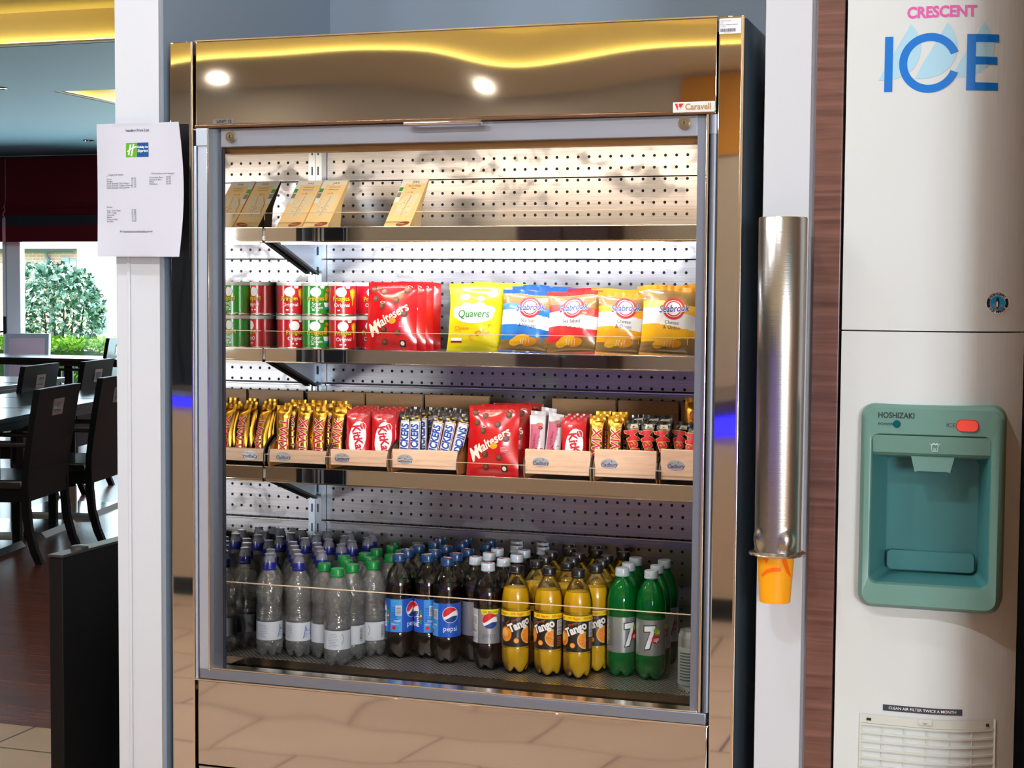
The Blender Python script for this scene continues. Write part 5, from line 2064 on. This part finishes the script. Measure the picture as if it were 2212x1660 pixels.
# recess: side walls narrow towards a back wall
rc = MB()
ztop = zat(2035, 985, IY)
b0_ = rrect(rec[0] + .002, rec[1] - .002, rec[2] + .002, rec[3] - .002, .013)
bk = rrect(rec[0] + .022, rec[1] - .024, rec[2] + .012, ztop - .01, .012)
loops(rc, [L3(b0_, front + .003), L3(rrect(rec[0] + .006, rec[1] - .008, rec[2] + .004, rec[3] - .004, .013), front + .02), L3(bk, .045)], 0, cap=2)
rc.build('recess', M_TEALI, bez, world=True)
hd = MB()
hd.prism([(front + .001, rec[3] - .003), (front + .006, ztop + .004), (front + .014, ztop - .002), (.045, ztop - .012), (.045, rec[3] - .003)],
         lambda y, z: (rec[0] + .003, y, z), lambda y, z: (rec[1] - .003, y, z))
ux = P2(2020, 980)[0]
F = lambda x, y, o: (x, front + .0035 - o, y)
for a, c in (((-.006, .006), (-.0045, -.006)), ((.006, .006), (.0045, -.006)), ((-.003, .0), (.003, -.006)), ((.003, .0), (-.003, -.006)), ((-.0045, -.006), (.0045, -.006)), ((-.009, .007), (-.004, .003)), ((.009, .007), (.004, .003))):
    hd.stroke([(ux + a[0], ztop + .0145 + a[1]), (ux + c[0], ztop + .0145 + c[1])], .001, F, 1, .001)
for k in range(4):
    hd.disc(ux - .004 + k * .0026, ztop + .0205 + (.001 if k % 2 else 0), .0018, .0016, F, 1, .0012, 10)
hd.build('hood', [M_TEAL, ink('C4D4D4')], bez, world=True)
sp = MB()
su0, su1 = P2(1968, 1000)[0], P2(2062, 1000)[0]
sz1, sz0 = ztop - .002, zat(2015, 1021, IY)
sp.prism([(su0, sz1), (su1, sz1), (su1 - .007, sz0), (su1 - .012, sz0 + .002), (su0 + .012, sz0 + .002), (su0 + .007, sz0)], lambda x, z: (x, front + .010, z), lambda x, z: (x, .03, z))
sp.build('spout', M_TEAL, bez, world=True)
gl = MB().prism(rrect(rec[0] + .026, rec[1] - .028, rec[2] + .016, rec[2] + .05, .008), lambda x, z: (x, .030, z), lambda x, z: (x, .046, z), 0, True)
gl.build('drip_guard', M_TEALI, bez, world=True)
ll = MB()
F = lambda x, y, o: (x, front - o, y)
ll.text('HOSHIZAKI', .0138, *P2(1938, 897), F, 0, .0006, 0, 0, .02, .88)
ll.text('POWER', .0062, *P2(1915, 915), F, 0, .0006, 0, 0, .01, 1.2)
ll.text('ICE', .0098, *P2(2055, 918), F, 0, .0006, 0, 0, .0, 1.1)
ll.build('printed_lettering', [ink('263634')], bez, world=True)
px_, pz_ = P2(1939, 915)
MB().lathe([(.0066, 0), (.0064, .002), (.0045, .0045), (.0005, .0058)], 20).build('power_lamp', mat((6, 66, 40), .12, 0, .6), bez, loc=None) if False else None
pl = MB()
pl.disc(px_, pz_, .0068, .0068, F, 0, .0006, 22)
for k in range(4):
    r_ = .0062 * (1 - k * .24)
    pl.disc(px_, pz_, r_, r_, F, 1, .001 + k * .0012, 20)
pl.build('power_lamp', [ink('203028'), mat((0, 96, 44), .1, 0, .6)], bez, world=True)
bx_, bz_ = P2(2091, 919)
bt_ = MB()
bt_.prism(rrect(bx_ - .0178, bx_ + .0178, bz_ - .0095, bz_ + .0095, .0088), lambda x, z: (x, front - .004, z), lambda x, z: (x, front + .003, z), 0, True)
bt_.prism(rrect(bx_ - .0192, bx_ + .0192, bz_ - .0108, bz_ + .0108, .0098), lambda x, z: (x, front - .0012, z), lambda x, z: (x, front + .003, z), 1, True)
bt_.build('ice_button', [mat((255, 84, 16), .3, 0, .5, .3), mat((176, 52, 10), .4)], bez, world=True)
# sticker and grille
st_ = MB()
scx, scz = P2(1992, 1536)
st_.grid(lambda a, b: (scx + (a - .5) * .136, ify(scx + (a - .5) * .136) - .0008, scz + (b - .5) * .011), 20, 1, 0)
st_.text('CLEAN AIR FILTER TWICE A MONTH', .0068, scx, scz, lambda x, y, o: (x, ify(x) - .0008 - o, y), 1, .0005, 0, 0, .008, 1.04)
st_.build('filter_label', [ink('3A3E48'), ink('F2F2F4')], ICE, world=True)
gx0_, gx1_ = P2(1856, 1600)[0], P2(2149, 1600)[0]
gz1_ = P2(2000, 1554)[1]
gr = MB()
gz0_ = gz1_ - .42
GYF = lambda x: ify(x) - .003
gr.grid(lambda a, b: (gx0_ + a * (gx1_ - gx0_), GYF(gx0_ + a * (gx1_ - gx0_)) + .004, gz0_ + b * (gz1_ - gz0_)), 20, 1, 1)
for z0q, z1q in ((gz1_ - .016, gz1_),):
    gr.grid(lambda a, b: (gx0_ + a * (gx1_ - gx0_), GYF(gx0_ + a * (gx1_ - gx0_)), z0q + b * (z1q - z0q)), 20, 1, 0)
for xx0, xx1 in ((gx0_, gx0_ + .0035), (gx1_ - .0035, gx1_)):
    gr.box(xx0, xx1, GYF(xx0), GYF(xx0) + .006, gz0_, gz1_, 0)
k = 0
z = gz1_ - .0165
while z > gz0_:
    gr.grid(lambda a, b, z=z: (gx0_ + a * (gx1_ - gx0_), GYF(gx0_ + a * (gx1_ - gx0_)) - .0012 + b * .0, z - .0035 + b * .0035), 20, 1, 0)
    gr.grid(lambda a, b, z=z: (gx0_ + a * (gx1_ - gx0_), GYF(gx0_ + a * (gx1_ - gx0_)) - .0012 + b * .012, z - .0035 - b * .004), 20, 1, 0, flip=True)
    gr.grid(lambda a, b, z=z: (gx0_ + a * (gx1_ - gx0_), GYF(gx0_ + a * (gx1_ - gx0_)) - .0012 + b * .012, z), 20, 1, 0)
    z -= .0152
for f in (.17, .335, .5, .665, .83):
    xx = gx0_ + f * (gx1_ - gx0_)
    gr.box(xx - .0009, xx + .0009, GYF(xx) + .001, GYF(xx) + .006, gz0_, gz1_ - .016, 0)
for f in (.07, .935):
    xx = gx0_ + f * (gx1_ - gx0_)
    gr.box(xx - .0042, xx + .0042, GYF(xx) - .0006, GYF(xx) + .002, gz1_ - .0115, gz1_ - .0065, 2)
xx = gx0_ + .49 * (gx1_ - gx0_)
gr.box(xx - .012, xx + .012, GYF(xx) - .0025, GYF(xx) + .001, gz1_ - .0105, gz1_ - .001, 0, .001)
gr.poly([(xx - .005, gz1_ - .006), (xx + .005, gz1_ - .006), (xx, gz1_ - .010)], lambda x, y, o: (x, GYF(x) - .0025 - o, y), 3, .0006)
gr.build('air_grille', [mat((206, 208, 200), .45), mat((150, 156, 154), .6), M_DARK, ink('9A9C98')], ICE, world=True)
# ------------------------------------------------------------------ dining room
def make_chair(label):
    """dark chair facing local -x; its back is the plane x = 0, seen from +x"""
    t = thing('dining_chair', label, 'chair', (0, 0, 0), 0, 'dark dining chairs with chrome finger pulls')
    W = .62

    def bx(z):
        return .05 + .075 * max(0, (z - .45) / .5) ** 1.25
    b = MB()
    nz_ = 10
    hz0_, hz1_, hy0, hy1 = .80, .875, -.068, .068
    ys = [-W / 2, hy0, hy1, W / 2]
    zz_ = sorted([.34, .42, .5, .6, .7, hz0_, hz1_, .95])
    for sgn, dx in ((1, 0), (-1, -.035)):
        for i in range(3):
            for j in range(len(zz_) - 1):
                if i == 1 and abs(zz_[j] - hz0_) < 1e-6:
                    continue
                q_ = [(bx(zz_[j]) + dx, ys[i], zz_[j]), (bx(zz_[j]) + dx, ys[i + 1], zz_[j]), (bx(zz_[j + 1]) + dx, ys[i + 1], zz_[j + 1]), (bx(zz_[j + 1]) + dx, ys[i], zz_[j + 1])]
                b.add(q_, [(0, 1, 2, 3) if sgn > 0 else (3, 2, 1, 0)])
    for y in (-W / 2, W / 2):
        for j in range(len(zz_) - 1):
            q_ = [(bx(zz_[j]), y, zz_[j]), (bx(zz_[j]) - .035, y, zz_[j]), (bx(zz_[j + 1]) - .035, y, zz_[j + 1]), (bx(zz_[j + 1]), y, zz_[j + 1])]
            b.add(q_, [(0, 1, 2, 3) if y < 0 else (3, 2, 1, 0)])
    for z, fl in ((.34, 0), (.95, 1)):
        q_ = [(bx(z), -W / 2, z), (bx(z), W / 2, z), (bx(z) - .035, W / 2, z), (bx(z) - .035, -W / 2, z)]
        b.add(q_, [(0, 1, 2, 3) if fl else (3, 2, 1, 0)])
    back = b.build('backrest', M_BLACKWOOD, t)
    p = MB()
    x = bx(.84)
    o_ = rrect(hy0 - .008, hy1 + .008, hz0_ - .008, hz1_ + .008, .006)
    i_ = rrect(hy0 + .012, hy1 - .012, hz0_ + .012, hz1_ - .012, .004)
    tilt = lambda y, z: x + (z - .84) * .17
    loops(p, [[(tilt(y, z) + .0005, y, z) for y, z in o_], [(tilt(y, z) + .004, y, z) for y, z in o_], [(tilt(y, z) + .004, y, z) for y, z in i_], [(tilt(y, z) - .028, y * .94, (z - .84) * .9 + .84) for y, z in i_]], 0, cap=3)
    p.build('finger_pull', mat((196, 196, 196), .28, 1), back)
    MB().box(-.44, .012, -W / 2 + .02, W / 2 - .02, .40, .455, 0, .012).build('seat', mat((22, 20, 22), .3, 0, .5, .3), t)
    a = MB().box(-.42, .012, -W / 2 + .015, -W / 2 + .04, .335, .40).box(-.42, .012, W / 2 - .04, W / 2 - .015, .335, .40).box(-.43, -.40, -W / 2 + .015, W / 2 - .015, .335, .40)
    a.build('apron', M_BLACKWOOD, t)
    for s_ in (-1, 1):
        y = s_ * (W / 2 - .024)
        l_ = MB()
        pts = [(.03, .42), (.032, .3), (.045, .18), (.075, .07), (.105, .0)]
        for (xa_, za_), (xb_, zb_) in zip(pts, pts[1:]):
            l_.add([(xa_ - .02, y - .02, za_), (xa_ + .022, y - .02, za_), (xa_ + .022, y + .02, za_), (xa_ - .02, y + .02, za_),
                    (xb_ - .019, y - .02, zb_), (xb_ + .02, y - .02, zb_), (xb_ + .02, y + .02, zb_), (xb_ - .019, y + .02, zb_)],
                   [(0, 1, 5, 4), (1, 2, 6, 5), (2, 3, 7, 6), (3, 0, 4, 7)] + ([(4, 5, 6, 7)] if zb_ == 0 else []))
        l_.build('leg', M_BLACKWOOD, t)
        MB().prism([(-.425, 0), (-.38, 0), (-.375, .4), (-.43, .4)], lambda x_, z: (x_, y - .02, z), lambda x_, z: (x_, y + .02, z)).build('leg', M_BLACKWOOD, t)
        ar = MB().box(-.40, .045, y - .022, y + .022, .635, .66, 0, .006)
        ar.box(-.395, -.355, y - .018, y + .018, .44, .637)
        ar.build('armrest', wood_mat('armrest_wood', (20, 14, 12), (36, 24, 20), (10, 2, 2), .35, 4), t)
    return t


ch = make_chair('dark dining chair nearest the black partition, its whole back and chrome pull showing')
fa = Vector((*atZ(78, 1224, 0), 0))
fb_ = Vector((*atZ(176, 1180, 0), 0))


def seat_chair(o, mid, ang, scale=1):
    o.location = mid
    o.rotation_euler = (0, 0, ang)
    o.scale = (scale,) * 3


ang = math.atan2((fb_ - fa).y, (fb_ - fa).x) - PI / 2
R2 = Matrix.Rotation(ang, 3, 'Z')
mid = (fa + fb_) / 2 - R2 @ Vector((.105, 0, 0))
seat_chair(ch, mid, ang, .98)
f2 = Vector((*atZ(227, 1168, 0), 0))
c2 = dup(ch, (0, 0, 0), label='dark dining chair half hidden by the white column, tan seat edge showing')
seat_chair(c2, f2 - R2 @ Vector((.105, -.24, 0)), ang, 1.0)


def chair_at(u, v, dist_y, width, ang, label, hz=.95):
    """middle of the back's top edge seen at (u, v), standing dist_y away; height follows"""
    x, z = atY(u, v, dist_y)
    s_ = z / .95
    o = dup(ch, (0, 0, 0), label=label)
    R_2 = Matrix.Rotation(ang, 3, 'Z')
    seat_chair(o, Vector((x, dist_y, 0)) - R_2 @ Vector((.115 * s_, 0, 0)), ang, s_)
    return o


chair_at(90, 788, 6.35, .5, ang, 'dark dining chair behind the nearest one, at the middle row of tables')
chair_at(214, 778, 7.15, .5, ang, 'dark dining chair beside the white column at the middle row of tables')
chair_at(258, 729, 11.0, .5, ang, 'dark dining chair farthest back, only a strip showing beside the column')
# upholstered pale chair by the window
px2, pz2 = atY(57, 721, 11.5)
t = thing('upholstered_chair', 'pale pink upholstered chair with grey frame by the window mullion', 'chair', (px2, 11.5, 0), .22)
sc = pz2 / .95
fr_ = MB()
fr_.prism([(-.23, .45), (-.19, .45), (-.19, .91), (.19, .91), (.19, .45), (.23, .45), (.23, .95), (-.23, .95)], lambda x, z: (x, -.02 + .08 * (z - .45), z), lambda x, z: (x, .03 + .08 * (z - .45), z))
fr_.build('back_frame', mat((186, 200, 214), .35), t)
MB().grid(lambda a, b: ((a - .5) * .38, -.012 + .08 * (b * .46) - .028 * math.sin(PI * a) ** .5 * math.sin(PI * b) ** .5, .45 + b * .46), 10, 10).build('back_cushion', mat((240, 216, 240), .6), t)
MB().box(-.23, .23, -.44, .03, .38, .46, 0, .02).build('seat', mat((150, 60, 110), .6), t)
for x_ in (-.21, .21):
    for y_ in (-.41, .01):
        MB().box(x_ - .02, x_ + .02, y_ - .02, y_ + .02, 0, .4).build('leg', mat((60, 70, 80), .4), t)
t.scale = (sc, sc, sc)


def table(name_label, cx_, cy_, w, d, ztop_, ang, seam=True):
    t = thing('dining_table', name_label, 'table', (cx_, cy_, 0), ang, 'dark square dining tables')
    tt = MB().box(-w / 2, w / 2, -d / 2, d / 2, ztop_ - .032, ztop_, 0, .004)
    tt.box(-w / 2 + .03, w / 2 - .03, -d / 2 + .03, d / 2 - .03, ztop_ - .075, ztop_ - .032)
    tt.build('tabletop', M_TABLEW, t)
    MB().cyl((0, 0, .06), (0, 0, ztop_ - .07), .045, .045, 20).build('column', M_BLACKWOOD, t)
    MB().cyl((0, 0, .02), (0, 0, .17), .052, .05, 24).build('sleeve', M_CHROME, t)
    MB().prism([(-.27, 0), (.27, 0), (.24, .032), (-.24, .032)], lambda x, z: (x, -.27, z), lambda x, z: (x, .27, z)).build('base', mat((176, 176, 172), .16, 1), t)
    return t


# two rows of tables
tb = Vector((*atZ(128, 1152, 0), 0))
tcx3, tcy3 = tb.x - .28, tb.y + .0
ux3 = Vector((math.sin(-ang), math.cos(ang), 0))
for k, (lab, d_) in enumerate((('dark dining table in front of the nearest dark chair', -.84), ('dark dining table between the nearest dark chair and the column', .0), ('dark dining table beyond the nearest row, mostly behind the column', .84))):
    table(lab, tcx3 + ux3.x * d_, tcy3 + ux3.y * d_, .8, .82, .775, ang)
for k, (lab, d_) in enumerate((('dark dining table in the middle row, in front of the second chair', -.42), ('dark dining table in the middle row, beside the second chair', .42))):
    m_ = Vector((-7.35, 6.8, 0)) + ux3 * d_
    table(lab, m_.x, m_.y, .84, .8, .78, ang)
x_, z_ = atY(110, 772, 10.6)
table('long dark dining table along the window, in front of the pale chair', x_ + .1, 10.75, 2.4, .66, z_, 0)

# low black partition beside the column
yy0 = 0.03
xp, zp = atY(105, 1198, yy0)
xp1 = xat(117, 1650, yy0)
pt = thing('low_partition', 'low black panel standing beside the white column', 'partition', (xp - .02, .5, 0))
MB().box(xp, xp + .035, yy0, .98, 0, zp - .006, 0, .003).build('panel', M_BLACKW, pt, world=True)
tp_ = MB().box(xp - .002, xp + .038, yy0 - .003, .985, zp - .006, zp, 0, .002)
for f in (.18, .62):
    tp_.lathe([(.02, 0), (.018, .006), (.0005, .008)], 20, (xp + .018, yy0 + f * .5, zp))
tp_.build('top_edge', mat((40, 36, 34), .35), pt, world=True)

# ------------------------------------------------------------------ light
w = bpy.data.worlds.new('sky')
SC.world = w
w.use_nodes = True
bg = w.node_tree.nodes['Background']
bg.inputs[0].default_value = (.86, .94, 1.0, 1)
bg.inputs[1].default_value = 2.8


def area(name, loc, size, power, col, rot=(0, 0, 0), sy=None, spread=PI):
    d = bpy.data.lights.new(name, 'AREA')
    d.energy = power
    d.color = col
    d.shape = 'RECTANGLE'
    d.size = size
    d.size_y = sy or size
    d.spread = spread
    o = bpy.data.objects.new(name, d)
    COL.objects.link(o)
    o.location = loc
    o.rotation_euler = rot
    return o


sun = bpy.data.lights.new('sun', 'SUN')
sun.energy = 6.0
sun.angle = .02
sun.color = (1, .97, .9)
so = bpy.data.objects.new('sun', sun)
COL.objects.link(so)
so.rotation_euler = (math.radians(38), 0, math.radians(-25))
# daylight through the dining windows and through the window behind the camera
area('window_daylight', ((WL + WR) / 2, YW + .3, 1.3), WR - WL - .4, 440, (.7, .88, 1), (-PI / 2, 0, 0), 1.8)
area('rear_window_daylight', ((RX0 + RX1) / 2, RY - .05, (RZ0 + RZ1) / 2), RX1 - RX0, 460, (.86, .94, 1), (PI / 2, 0, 0), RZ1 - RZ0)
# downlights in the coffer over the servery floor
for k, (x_, y_, p_) in enumerate(((-3.5, -.9, 17), (-2.2, -.9, 13), (-.9, -.9, 10), (-3.5, -2.3, 30), (-2.2, -2.3, 30), (-.9, -2.3, 26), (-6.2, -1.5, 24))):
    downlight(x_, y_, 'coffer downlight over the servery floor, %s' % (('first row, farthest left', 'first row, middle', 'first row, farthest right', 'second row, farthest left', 'second row, middle', 'second row, farthest right', 'the single one nearest the dining room')[k]), CEIL + CH_)
    area('downlight_lamp', (x_, y_, CEIL + CH_ - .012), .11, p_, (.9, .95, 1))
for x_ in (-5.6, -3.6, -1.6):
    area('downlight_lamp', (x_, -7.25, CEIL - .02), .05, 9, (1, .88, .7))
area('added_window_fill', (HX + 1.3, HY0 + 1.3, CEIL + .16), 1.1, 150, (.9, .96, 1), (.7, 0, .5))  # extra lamp added inside the small coffer to brighten the window frame

SC.view_settings.view_transform = 'Standard'
SC.view_settings.look = 'None'
SC.view_settings.gamma = 1
SC.view_settings.use_curve_mapping = False
SC.view_settings.exposure = 0
SC.cycles.max_bounces = 12
SC.cycles.diffuse_bounces = 4
SC.cycles.glossy_bounces = 7
SC.cycles.transmission_bounces = 8
SC.cycles.transparent_max_bounces = 40
SC.cycles.caustics_reflective = False
SC.cycles.caustics_refractive = False
SC.cycles.sample_clamp_indirect = 6
